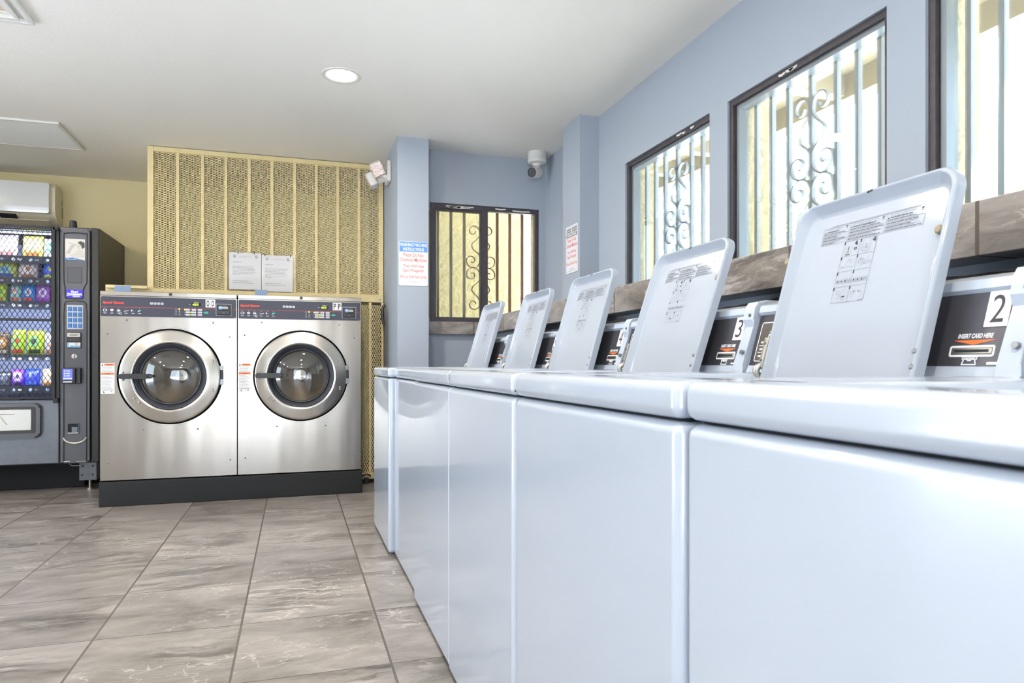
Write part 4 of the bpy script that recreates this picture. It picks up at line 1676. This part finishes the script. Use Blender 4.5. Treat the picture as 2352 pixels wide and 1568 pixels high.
q.build('lens_cover', bd)

# ------------------------------------------------------------------ ceiling fixtures
DOWNL = [(0.242, 3.835, 'round recessed ceiling light glowing warm in the middle of the ceiling'), (0.05, 2.27, None), (0.1, 0.36, None), (0.1, -1.4, None), (-2.45, 3.7, None), (-2.45, 1.9, None), (-2.45, 0.1, None), (-2.85, 4.9, None)]  # far-left lights are unseen additions that brighten the left of the room
for x, y, lab in DOWNL:
    r = thing('recessed_light', lab or 'round recessed ceiling light outside the picture', 'ceiling light', (x, y, CZ), 0, 'recessed ceiling lights')
    q = B()
    q.lathe([(0.106, 0.0), (0.105, -0.004), (0.098, -0.006), (0.084, -0.004), (0.078, 0.0)], PLASTW, 40)
    q.build('trim_ring', r)
    q = B()
    q.lathe([(0.0001, -0.0035), (0.05, -0.0035), (0.078, -0.002)], GLOW, 32)
    q.build('diffuser', r)
    l = lamp('recessed_light_lamp', (x, y, CZ - 0.012), 0.15, 12, (1.0, 0.92, 0.81))

r = thing('return_air_grille', 'white louvred return air grille in the ceiling above the vending machine', 'air grille', (-1.458, 5.125, CZ))
q = B()
for bx in ((-0.62, 0.0, 0.0, 0.022), (-0.62, 0.0, 0.570, 0.592), (-0.62, -0.598, 0.022, 0.570), (-0.022, 0.0, 0.022, 0.570)):
    q.box(*bx, -0.016, -0.001, PLASTW, r=0.003, seg=1)
q.build('frame', r)
for k in range(28):
    y = 0.028 + k * 0.0194
    q = B()
    T = Matrix.Translation((0, y, -0.010)) @ Matrix.Rotation(-0.35, 4, 'X')
    q.box(-0.598, -0.022, -0.0085, 0.0085, -0.0008, 0.0008, PLASTW, M=T)
    q.build('louver', r)
q = B()
q.box(-0.6, -0.02, 0.02, 0.572, -0.0025, -0.001, M_('grille backing', '#b0b0b4', 0.8))
q.build('backing', r)

r = thing('ceiling_hatch', 'white moulded ceiling hatch cut off by the top left corner', 'hatch', (-1.135, 3.66, CZ))
q = B()
for k, (w0, w1, dz) in enumerate(((0.0, 0.022, 0.020), (0.022, 0.045, 0.012), (0.045, 0.062, 0.024), (0.062, 0.085, 0.010))):
    S = 0.75
    q.box(-S + w0, -w0, -w1, -w0, -dz, -0.001, PLASTW, r=0.002, seg=1)
    q.box(-S + w0, -w0, -S + w0, -S + w1, -dz, -0.001, PLASTW, r=0.002, seg=1)
    q.box(-S + w0, -S + w1, -S + w1, -w1, -dz, -0.001, PLASTW, r=0.002, seg=1)
    q.box(-w1, -w0, -S + w1, -w1, -dz, -0.001, PLASTW, r=0.002, seg=1)
q.build('moulding', r)
q = B()
q.box(-0.75 + 0.085, -0.085, -0.75 + 0.085, -0.085, -0.006, -0.001, M_('tan hatch panel', '#c9b39c', 0.7))
q.build('panel', r)

# ------------------------------------------------------------------ air conditioner
r = thing('air_conditioner', 'white wall-mounted split air conditioner above the vending machine', 'air conditioner', (-1.845, 6.6, 2.06))
q = B()
T = frame((0, 0, 0), (0, -1, 0), (0, 0, 1), (-1, 0, 0))     # x: out of the wall, y: up, z: to the left
prof = [(0.001, 0.0), (0.06, 0.0), (0.15, 0.045), (0.19, 0.075), (0.205, 0.11), (0.205, 0.30), (0.185, 0.325), (0.15, 0.335), (0.001, 0.300)]
prof = [(a, b_) for a, b_ in prof]
q.prism(prof, 0.0, 0.90, ACB, r=0.004, M=T, smooth=True)
q.build('housing', r, angle=30)
q = B()
q.M = frame((-0.035, -0.204, 0.085), (-1, 0, 0), (0, 0, 1), (0, -1, 0))
side = []
for k in range(6):
    an = -PI / 2 + PI / 2 * k / 5
    side.append((0.83 - 0.018 + 0.018 * math.cos(an), 0.018 + 0.018 * math.sin(an)))
for k in range(1, 10):
    side.append((0.83, 0.018 + 0.209 * k / 10))
for k in range(6):
    an = PI / 2 * k / 5
    side.append((0.83 - 0.018 + 0.018 * math.cos(an), 0.227 + 0.018 * math.sin(an)))
vs, fs = [], []
m_ = len(side)
for x, y in side:
    z = 0.014 + 0.020 * (1 - ((y - 0.10) / 0.145) ** 2)
    vs += [(x, y, z), (0.83 - x, y, z), (x, y, 0.0), (0.83 - x, y, 0.0)]
for k in range(m_ - 1):
    a_, c_ = 4 * k, 4 * (k + 1)
    fs += [(a_ + 1, a_, c_, c_ + 1), (a_, a_ + 2, c_ + 2, c_), (a_ + 3, a_ + 1, c_ + 1, c_ + 3)]
fs += [(0, 1, 3, 2), (4 * m_ - 3, 4 * m_ - 4, 4 * m_ - 2, 4 * m_ - 1)]
q.raw(vs, fs, ACW, True)
q.build('front_panel', r)
q = B()
q.M = T
q.prism([(0.055, -0.004), (0.064, -0.006), (0.155, 0.036), (0.150, 0.043)], 0.06, 0.86, ACB)
q.build('louver_flap', r)
q = B()
q.M = T
q.prism([(0.150, 0.040), (0.192, 0.068), (0.190, 0.074), (0.146, 0.046)], 0.27, 0.84, SEAM)
for k in range(5):
    q.prism([(0.148, 0.036), (0.198, 0.066), (0.196, 0.074), (0.146, 0.046)], 0.26 + k * 0.13, 0.268 + k * 0.13, ACB)
q.build('air_outlet', r)
q = B()
q.box(-0.0005, 0.0008, -0.042, -0.018, 0.19, 0.235, M_('side label', '#9aa39b', 0.5))
q.box(-0.0005, 0.0008, -0.034, -0.014, 0.085, 0.175, M_('side label dark', '#8d8471', 0.5))
q.build('side_label', r)

# ------------------------------------------------------------------ vending machine
VX0, VX1 = -2.40, -1.385
VY = 5.755
vm = thing('vending_machine', 'charcoal snack vending machine behind a black security mesh', 'vending machine', (0, 0, 0))
q = B()
q.box(VX1 - 0.035, VX1, VY + 0.055, 6.585, 0.205, 1.945, M_('vending side steel', '#4d4a45', 0.5, 0.1), r=0.004, seg=1)
q.box(VX0, VX0 + 0.035, VY + 0.055, 6.585, 0.205, 1.945, VBLACK, r=0.004, seg=1)
q.box(VX0 + 0.035, VX1 - 0.035, VY + 0.055, 6.585, 1.91, 1.945, VBLACK)
q.box(VX0 + 0.035, VX1 - 0.035, VY + 0.055, 6.585, 0.205, 0.24, VBLACK)
q.box(VX0 + 0.035, VX1 - 0.035, 6.55, 6.585, 0.24, 1.91, VBLACK)
q.box(VX1 - 0.05, VX1 + 0.004, VY + 0.004, VY + 0.054, 0.21, 1.94, VBLACK, r=0.010, seg=2)
q.build('cabinet', vm)
q = B()
q.box(VX0 + 0.036, -1.662, 6.50, 6.54, 0.64, 1.90, VLINER)
q.box(-1.664, -1.650, VY + 0.03, 6.50, 0.64, 1.90, VLINER)
q.box(VX0 + 0.036, VX0 + 0.05, VY + 0.06, 6.50, 0.64, 1.90, VLINER)
q.box(VX0 + 0.05, -1.664, VY + 0.06, 6.50, 0.64, 0.66, VLINER)
q.build('liner', vm)
q = B()
q.box(VX0, -1.637, VY, VY + 0.05, 0.215, 0.675, VGREY, r=0.004, seg=1)
q.box(-1.657, -1.637, VY, VY + 0.05, 0.675, 1.93, VGREY)
q.box(VX0, -1.657, VY, VY + 0.05, 1.90, 1.935, VBLACK)
q.box(-1.637, VX1 - 0.045, VY + 0.02, VY + 0.05, 0.215, 1.935, VGREY, r=0.003, seg=1)
q.build('door_panel', vm)
q = B()
q.box(VX0 + 0.03, -1.658, VY + 0.030, VY + 0.033, 0.676, 1.90, glass_mat('vending glass', (0.97, 0.98, 1.0), 0.0, fres=0.12))
q.build('glass_front', vm)
# security mesh cage
q = B()
fy0, fy1 = VY - 0.045, VY - 0.018
for bx in ((VX0, -1.672, 1.905, 1.925), (VX0, -1.672, 0.685, 0.702), (VX0, -1.672, 1.244, 1.262)):
    q.box(bx[0], bx[1], fy0, fy1, bx[2], bx[3], VMESH, r=0.002, seg=1)
q.box(-1.672, -1.648, fy0, fy1, 0.685, 1.925, VMESH, r=0.002, seg=1)
q.box(-1.660, -1.628, fy0, VY - 0.001, 1.905, 1.925, VMESH)
q.box(-1.660, -1.630, fy0 - 0.004, VY - 0.001, 0.655, 0.690, VMESH, r=0.002, seg=1)
sec = q.build('mesh_frame', vm)
q = B()
expanded(q, VX0 + 0.02, -1.672, 0.702, 1.905, 0.0315, 0.0535, fy0 + 0.010, VMESH, wd=0.0042, dp=0.003, horiz=False, flat=False)
q.build('mesh_screen', vm, wn=False)
# delivery flap
q = B()
q.M = frame((0, VY, 0), (1, 0, 0), (0, 0, 1), (0, -1, 0))
q.prism(rr(-2.30, 0.405, -1.745, 0.655, 0.035), -0.01, 0.032, VDARK, r=0.014, seg=3)
q.prism(rr(-2.27, 0.440, -1.772, 0.630, 0.018), 0.02, 0.034, VBLACK, r=0.002, seg=1)
dl = q.build('delivery_frame', vm)
q = B()
q.M = frame((0, VY, 0), (1, 0, 0), (0, 0, 1), (0, -1, 0))
q.box(-2.262, -1.797, 0.462, 0.612, 0.030, 0.038, VSILVER, r=0.003, seg=1)
q.tube([(-1.900, 0.582, 0.0385), (-1.985, 0.582, 0.0385), (-1.992, 0.576, 0.0385), (-1.945, 0.505, 0.0385)], VSILVER, r=0.0045, n=8)
q.build('delivery_flap', dl)
# payment column
q = B()
PM = frame((0, VY + 0.02, 0), (1, 0, 0), (0, 0, 1), (0, -1, 0))
q.M = PM
q.prism(rr(-1.614, 0.214, -1.436, 1.926, 0.016), -0.012, 0.038, VDARK, r=0.012, seg=3)
colm = q.build('payment_column', vm)
q = B()
q.M = PM
z = 0.0385
up = [(-1.592, 1.50), (-1.600, 1.56), (-1.600, 1.86), (-1.588, 1.885), (-1.530, 1.893), (-1.468, 1.888), (-1.452, 1.865), (-1.452, 1.56), (-1.460, 1.52), (-1.475, 1.48), (-1.478, 1.43), (-1.490, 1.413), (-1.575, 1.413), (-1.590, 1.425), (-1.592, 1.475)]
q.tube([(x, y, z) for x, y in catmull([*up, up[0]], 3)], VBLACK, r=0.0045, n=8)
lo = [(-1.600, 0.22), (-1.599, 1.30), (-1.596, 1.375), (-1.584, 1.393), (-1.530, 1.397), (-1.470, 1.393), (-1.456, 1.375), (-1.452, 1.30), (-1.455, 0.22)]
q.tube([(x, y, z) for x, y in lo], VBLACK, r=0.004, n=8)
q.rrect(-1.596, 0.80, -1.459, 1.385, 0.016, VDARK2, 0.0384)
arc = [(-1.604 + 0.150 * t, 0.400 - 0.042 * math.sin(PI * t) ** 0.5) for t in [k / 12 for k in range(13)]]
q.tube([(x, y, z) for x, y in arc], VSILVER, r=0.008, n=8)
q.build('column_moulding', colm)
# picture panel: person drinking, in greys
q = B()
q.M = PM
q.box(-1.590, -1.464, 1.693, 1.848, 0.030, 0.041, M_('picture white', '#d8d5d0', 0.3), r=0.001, seg=1)
z = 0.0416
g1 = M_('picture grey', '#b7b2ab', 0.4)
g2 = M_('picture dark', '#3f3c3c', 0.4)
g3 = M_('picture mid grey', '#cbc6bf', 0.4)
q.poly([(-1.586, 1.740), (-1.555, 1.800), (-1.535, 1.812), (-1.522, 1.806), (-1.552, 1.765), (-1.560, 1.738)], g1, z)
q.poly([(-1.566, 1.722), (-1.535, 1.745), (-1.505, 1.772), (-1.480, 1.768), (-1.467, 1.740), (-1.466, 1.716), (-1.520, 1.714)], g3, z)
q.disc(-1.500, 1.800, 0.021, g3, z + 0.0002, n=16, ry=0.026)
q.poly([(-1.512, 1.826), (-1.490, 1.834), (-1.468, 1.824), (-1.466, 1.790), (-1.482, 1.776), (-1.488, 1.800)], g2, z + 0.0004)
q.line(-1.572, 1.818, -1.520, 1.806, 0.005, g1, z + 0.0004)
q.poly([(-1.590, 1.708), (-1.540, 1.714), (-1.464, 1.693), (-1.590, 1.693)], M_('picture blue', '#4d83bd', 0.4), z + 0.0005)
q.disc(-1.550, 1.704, 0.028, WHITE, z + 0.0007, n=18, ry=0.007)
q.disc(-1.550, 1.704, 0.025, M_('picture blue deep', '#3a6db0', 0.4), z + 0.0009, n=18, ry=0.0052)
q.build('picture_panel', colm)
q = B()
q.M = PM
q.box(-1.576, -1.484, 1.529, 1.640, 0.034, 0.0395, VDARK2, r=0.001, seg=1)
q.outline(-1.578, 1.527, -1.482, 1.642, 0.0025, VBLACK, 0.0398)
q.build('blank_plate', colm)
q = B()
q.M = PM
q.box(-1.583, -1.479, 1.421, 1.477, 0.034, 0.0405, BLUEAD)
AW = M_('lit white letters', '#dfe4ff', 0.4, emit=('#dfe4ff', 0.6))
q.text('Good', -1.531, 1.4565, AW, w=0.048, hgt=0.015, h=0.0412, bold=0.03, shear=0.2, align='C')
q.text('Entertainment', -1.531, 1.4415, AW, w=0.094, hgt=0.0135, h=0.0412, bold=0.03, shear=0.2, align='C')
q.poly([(-1.581, 1.432), (-1.540, 1.4385), (-1.480, 1.4385), (-1.480, 1.441), (-1.540, 1.441), (-1.581, 1.436)], AW, 0.0412)
q.rect(-1.545, 1.4315, -1.495, 1.4335, AW, 0.0412)
q.rect(-1.542, 1.4265, -1.498, 1.4285, AW, 0.0412)
q.build('lit_advert', colm)
q = B()
q.M = PM
q.box(-1.581, -1.476, 1.190, 1.366, 0.034, 0.0405, M_('keypad grey', '#b6bac2', 0.45), r=0.002, seg=1)
kp = q.build('keypad', colm)
for rw in range(4):
    for c in range(3):
        q = B()
        q.M = PM
        x = -1.573 + c * 0.0325
        y = 1.322 - rw * 0.0405
        q.box(x, x + 0.0245, y, y + 0.030, 0.039, 0.045, KEYB, r=0.002, seg=1)
        q.build('key', kp)
q = B()
q.M = PM
q.box(-1.579, -1.488, 1.052, 1.167, 0.034, 0.046, VBLACK, r=0.003, seg=1)
q.box(-1.575, -1.492, 1.132, 1.162, 0.044, 0.052, M_('bill mouth cream', '#cfccc3', 0.5), r=0.002, seg=1)
q.rect(-1.560, 1.149, -1.505, 1.152, INK, 0.0525)
q.rect(-1.560, 1.142, -1.510, 1.145, INK, 0.0525)
q.box(-1.573, -1.494, 1.100, 1.128, 0.040, 0.050, BLACKP, r=0.002, seg=1)
q.box(-1.575, -1.492, 1.058, 1.092, 0.044, 0.0475, M_('bill sticker', '#dfe3e8', 0.5))
q.rect(-1.573, 1.059, -1.566, 1.091, CYAN, 0.0479)
q.rect(-1.560, 1.060, -1.494, 1.070, CYAN, 0.0479)
q.disc(-1.518, 1.082, 0.009, M_('bill sticker pink', '#d9a4a4', 0.5), 0.0479)
q.build('bill_acceptor', colm)
q = B()
q.M = PM
q.lathe([(0.0001, 0.005), (0.015, 0.005), (0.020, 0.001)], VSILVER, 24, Matrix.Translation((-1.533, 0.990, 0.038)))
q.box(-1.5352, -1.5308, 0.974, 1.006, 0.040, 0.0436, SEAM)
q.build('coin_slot', colm)
q = B()
q.M = PM
q.box(-1.560, -1.487, 0.793, 0.908, 0.034, 0.066, BLACKP, r=0.006, seg=2)
q.box(-1.606, -1.515, 0.797, 0.906, 0.048, 0.088, VBLACK, r=0.006, seg=2)
cr = q.build('card_reader', colm)
q = B()
q.M = PM
q.rect(-1.593, 0.822, -1.532, 0.900, BLUESCR, 0.0885)
for k, y in enumerate((0.886, 0.868, 0.851)):
    q.disc(-1.580, y, 0.004, AW, 0.0889, n=8)
    q.rect(-1.570, y - 0.002, -1.548, y + 0.002, AW, 0.0889)
for k in range(5):
    q.rect(-1.588 + k * 0.011, 0.828, -1.580 + k * 0.011, 0.836, AW, 0.0889)
q.rect(-1.592, 0.803, -1.536, 0.811, WHITE, 0.0885)
q.build('screen', cr)
q = B()
q.M = PM
q.prism(rr(-1.580, 0.428, -1.500, 0.508, 0.008), 0.036, 0.044, VDARK, r=0.004, seg=2)
q.prism(rr(-1.573, 0.437, -1.507, 0.502, 0.006), 0.0445, 0.0450, SEAM)
q.rect(-1.548, 0.440, -1.512, 0.478, M_('cup blue grey', '#6d7787', 0.5), 0.0455)
q.rect(-1.573, 0.430, -1.507, 0.438, VSILVER, 0.0455)
q.build('coin_return', colm)
q = B()
q.M = PM
q.box(-1.605, -1.560, 0.222, 0.232, 0.034, 0.042, VSILVER, r=0.002, seg=1)
q.box(-1.52, -1.45, 0.222, 0.228, 0.034, 0.042, VSILVER, r=0.002, seg=1)
q.build('column_foot_trim', colm)
# black box added for the darkness under the machine
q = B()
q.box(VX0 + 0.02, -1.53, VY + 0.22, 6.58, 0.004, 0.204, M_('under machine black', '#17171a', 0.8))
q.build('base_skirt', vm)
# foot bracket
q = B()
q.box(-1.520, -1.405, VY + 0.05, VY + 0.054, 0.075, 0.205, VGREY, r=0.001, seg=1)
q.box(-1.409, -1.405, VY + 0.05, VY + 0.16, 0.075, 0.205, VGREY)
q.cyl((-1.462, VY + 0.10, 0.0), (-1.462, VY + 0.10, 0.012), 0.026, CHROME, 18)
q.cyl((-1.462, VY + 0.10, 0.010), (-1.462, VY + 0.10, 0.10), 0.010, CHROME, 12)
for x, zz in ((-1.497, 0.180), (-1.430, 0.180), (-1.500, 0.115), (-1.432, 0.115)):
    q.cyl((x, VY + 0.051, zz), (x, VY + 0.047, zz), 0.008, VBLACK, 10)
q.tube([(-1.575, VY + 0.02, 0.205), (-1.56, VY + 0.02, 0.190), (-1.50, VY + 0.02, 0.188)], VSILVER, r=0.003, n=6)
q.build('foot_bracket', vm)
for x, y in ((VX0 + 0.1, VY + 0.10), (VX0 + 0.1, 6.45), (VX1 - 0.1, 6.45)):
    q = B()
    q.cyl((x, y, 0.0), (x, y, 0.21), 0.02, CHROME, 12)
    q.build('foot', vm)
# antenna
q = B()
q.cyl((-1.572, VY + 0.10, 1.944), (-1.572, VY + 0.10, 1.995), 0.027, BLACKP, 20, 0.023)
q.lathe([(0.023, 0.0), (0.020, 0.006), (0.0001, 0.007)], BLACKP, 20, Matrix.Translation((-1.572, VY + 0.10, 1.995)))
q.build('antenna', vm)
# shelves with price strips, and the light strip
SHELF = [1.722, 1.566, 1.388, 1.000, 0.772]
for k, z in enumerate(SHELF):
    q = B()
    q.box(VX0 + 0.06, -1.668, VY + 0.10, 6.45, z - 0.012, z - 0.002, VSHELF)
    q.box(VX0 + 0.06, -1.668, VY + 0.092, VY + 0.10, z - 0.050, z + 0.004, VSHELF)
    sh = q.build('shelf', vm)
    q = B()
    q.M = frame((0, VY + 0.092, 0), (1, 0, 0), (0, 0, 1), (0, -1, 0))
    for c in range(6):
        x = -2.27 + c * 0.107
        q.disc(x, z - 0.024, 0.012, M_('price dot', '#cfe4ff', 0.5) if c == 0 and k == 0 else bpy.data.materials['price dot'], 0.0006, n=12)
        q.rect(x + 0.026, z - 0.031, x + 0.052, z - 0.017, bpy.data.materials['white sticker'] if c % 2 else INKL, 0.0006)
    q.build('price_labels', sh)
q = B()
LED = M_('cool light strip', '#dfe8ff', 0.5, emit=('#cfdcff', 3.5))
q.box(-1.674, -1.666, VY + 0.075, VY + 0.090, 0.72, 1.88, LED)
q.box(VX0 + 0.06, -1.68, VY + 0.07, VY + 0.09, 1.885, 1.895, LED)
q.build('light_strip', vm)
for z in (1.83, 1.30, 0.93):
    a = bpy.data.lights.new('vending_light', 'AREA')
    a.shape = 'RECTANGLE'
    a.size, a.size_y = 0.6, 0.03
    a.energy = 2.0
    a.color = (0.78, 0.85, 1.0)
    o = bpy.data.objects.new('vending_light', a)
    COL.objects.link(o)
    o.location = (-2.0, VY + 0.062, z)
    o.rotation_euler = Vector((0, 1, -0.25)).to_track_quat('-Z', 'Y').to_euler()


# snacks
def bag(w, h, d, c1, c2, c3, seed):
    random.seed(seed)
    m1 = M_('snack film', c1, 0.3, vary=(30, 0.12))
    m2 = M_('snack film accent', c2, 0.3)
    m3 = M_('snack film detail', c3, 0.3)
    q = B()
    nx, nz = 20, 26
    vs, fs, mt = [], [], []
    ex, ez, er = random.uniform(-.15, .15), random.uniform(-.15, .2), random.uniform(.45, .7)
    for s_ in (-1, 1):
        for j in range(nz + 1):
            for i in range(nx + 1):
                u, v = i / nx * 2 - 1, j / nz * 2 - 1
                bul = (max(0, 1 - u ** 4) * max(0, 1 - abs(v) ** 3.0)) ** 0.6
                wr = 0.05 * math.sin(u * 9 + seed) * math.sin(v * 7 + seed * 2)
                vs.append((u * w / 2 * (1 - 0.06 * bul), s_ * d / 2 * bul * (1 + wr), (v + 1) / 2 * h))
    for s_ in range(2):
        o = s_ * (nx + 1) * (nz + 1)
        for j in range(nz):
            for i in range(nx):
                a = o + j * (nx + 1) + i
                f = (a, a + 1, a + nx + 2, a + nx + 1)
                u, v = (i + .5) / nx * 2 - 1, (j + .5) / nz * 2 - 1
                e = (u - ex) ** 2 / er ** 2 + (v - ez) ** 2 / (er * .8) ** 2
                k = 1 if e < 1 else 0
                if e < 0.22 or (v < -0.55 and abs(u) < 0.7 and v > -0.85):
                    k = 2
                q.raw([vs[x] for x in f], [(0, 1, 2, 3) if s_ == 0 else (3, 2, 1, 0)], (m1, m2, m3)[k], True)
    return q


def weld(o):
    bm = bmesh.new()
    bm.from_mesh(o.data)
    bmesh.ops.remove_doubles(bm, verts=bm.verts, dist=0.0001)
    bm.to_mesh(o.data)
    bm.free()


SN = [
    # shelf, x, w, h, c1, c2, c3, label
    (0, -2.005, 0.135, 0.165, '#e7c9dc', '#c7cbe8', '#e08a86', 'pastel pink snack bag on the top shelf of the vending machine'),
    (0, -1.845, 0.135, 0.165, '#e6e35c', '#eff08a', '#e0703a', 'yellow snack bag on the top shelf of the vending machine'),
    (0, -1.735, 0.081, 0.149, '#c9d6d4', '#1fb3a0', '#e8efe8', 'teal and white snack bag at the right end of the top shelf'),
    (1, -2.01, 0.140, 0.132, '#b8c24e', '#57b3b0', '#2748b8', 'green and blue snack bag on the second vending shelf'),
    (1, -1.872, 0.124, 0.123, '#d8cbd2', '#efe6ea', '#b07a52', 'white and brown snack bag on the second vending shelf'),
    (1, -1.74, 0.078, 0.129, '#1f55d8', '#3f7df0', '#e3d84a', 'blue snack bag at the right end of the second vending shelf'),
    (2, -2.055, 0.097, 0.146, '#b9d62e', '#6fb23a', '#d89a2e', 'green snack bag at the left of the third vending shelf'),
    (2, -1.95, 0.076, 0.140, '#8fc2c4', '#e6e8f2', '#dd6a55', 'slanted teal and white snack bag on the third vending shelf'),
    (2, -1.868, 0.092, 0.151, '#2f8be0', '#a8cdf2', '#d8403a', 'blue snack bag with red print on the third vending shelf'),
    (2, -1.78, 0.092, 0.148, '#b45fd0', '#d9d3f0', '#8b3fb0', 'purple snack bag on the third vending shelf'),
    (2, -1.698, 0.059, 0.140, '#e6d9d6', '#e2685a', '#f0eeea', 'red and white snack bag at the right end of the third shelf'),
    (3, -2.034, 0.097, 0.168, '#5d4a36', '#c98a3c', '#e0d6c4', 'brown snack bag at the left of the fourth vending shelf'),
    (3, -1.935, 0.084, 0.190, '#bfe02c', '#8fd06a', '#e8452e', 'lime snack bag with red print on the fourth vending shelf'),
    (3, -1.828, 0.113, 0.185, '#c6e22a', '#8cd08a', '#3e4a3a', 'lime green snack bag on the fourth vending shelf'),
    (3, -1.727, 0.092, 0.168, '#d8d2e4', '#e8dfe6', '#d9925c', 'white and pink snack bag at the right of the fourth shelf'),
    (4, -2.02, 0.086, 0.112, '#2d2e36', '#4a4c5a', '#6c6f80', 'black snack bag at the left of the bottom vending shelf'),
    (4, -1.938, 0.078, 0.125, '#6a2fc8', '#c9bdf0', '#2e1f50', 'purple snack bag on the bottom vending shelf'),
    (4, -1.85, 0.103, 0.129, '#1a33d0', '#2f2590', '#4f7df0', 'dark blue snack bag on the bottom vending shelf'),
    (4, -1.735, 0.097, 0.134, '#e0b98f', '#e9e3ea', '#d98f56', 'orange and white snack bag at the right of the bottom shelf'),
]
for k, (s_, x, w, h, c1, c2, c3, lab) in enumerate(SN):
    o = bag(w, h, 0.05, c1, c2, c3, k + 1).build('snack_bag', None, (x, VY + 0.145, SHELF[s_] - 0.001), (rad(-6), 0, rad((k * 37) % 17 - 8)), wn=False)
    weld(o)
    tag(o, lab, 'snack bag', 'snack bags in the vending machine')
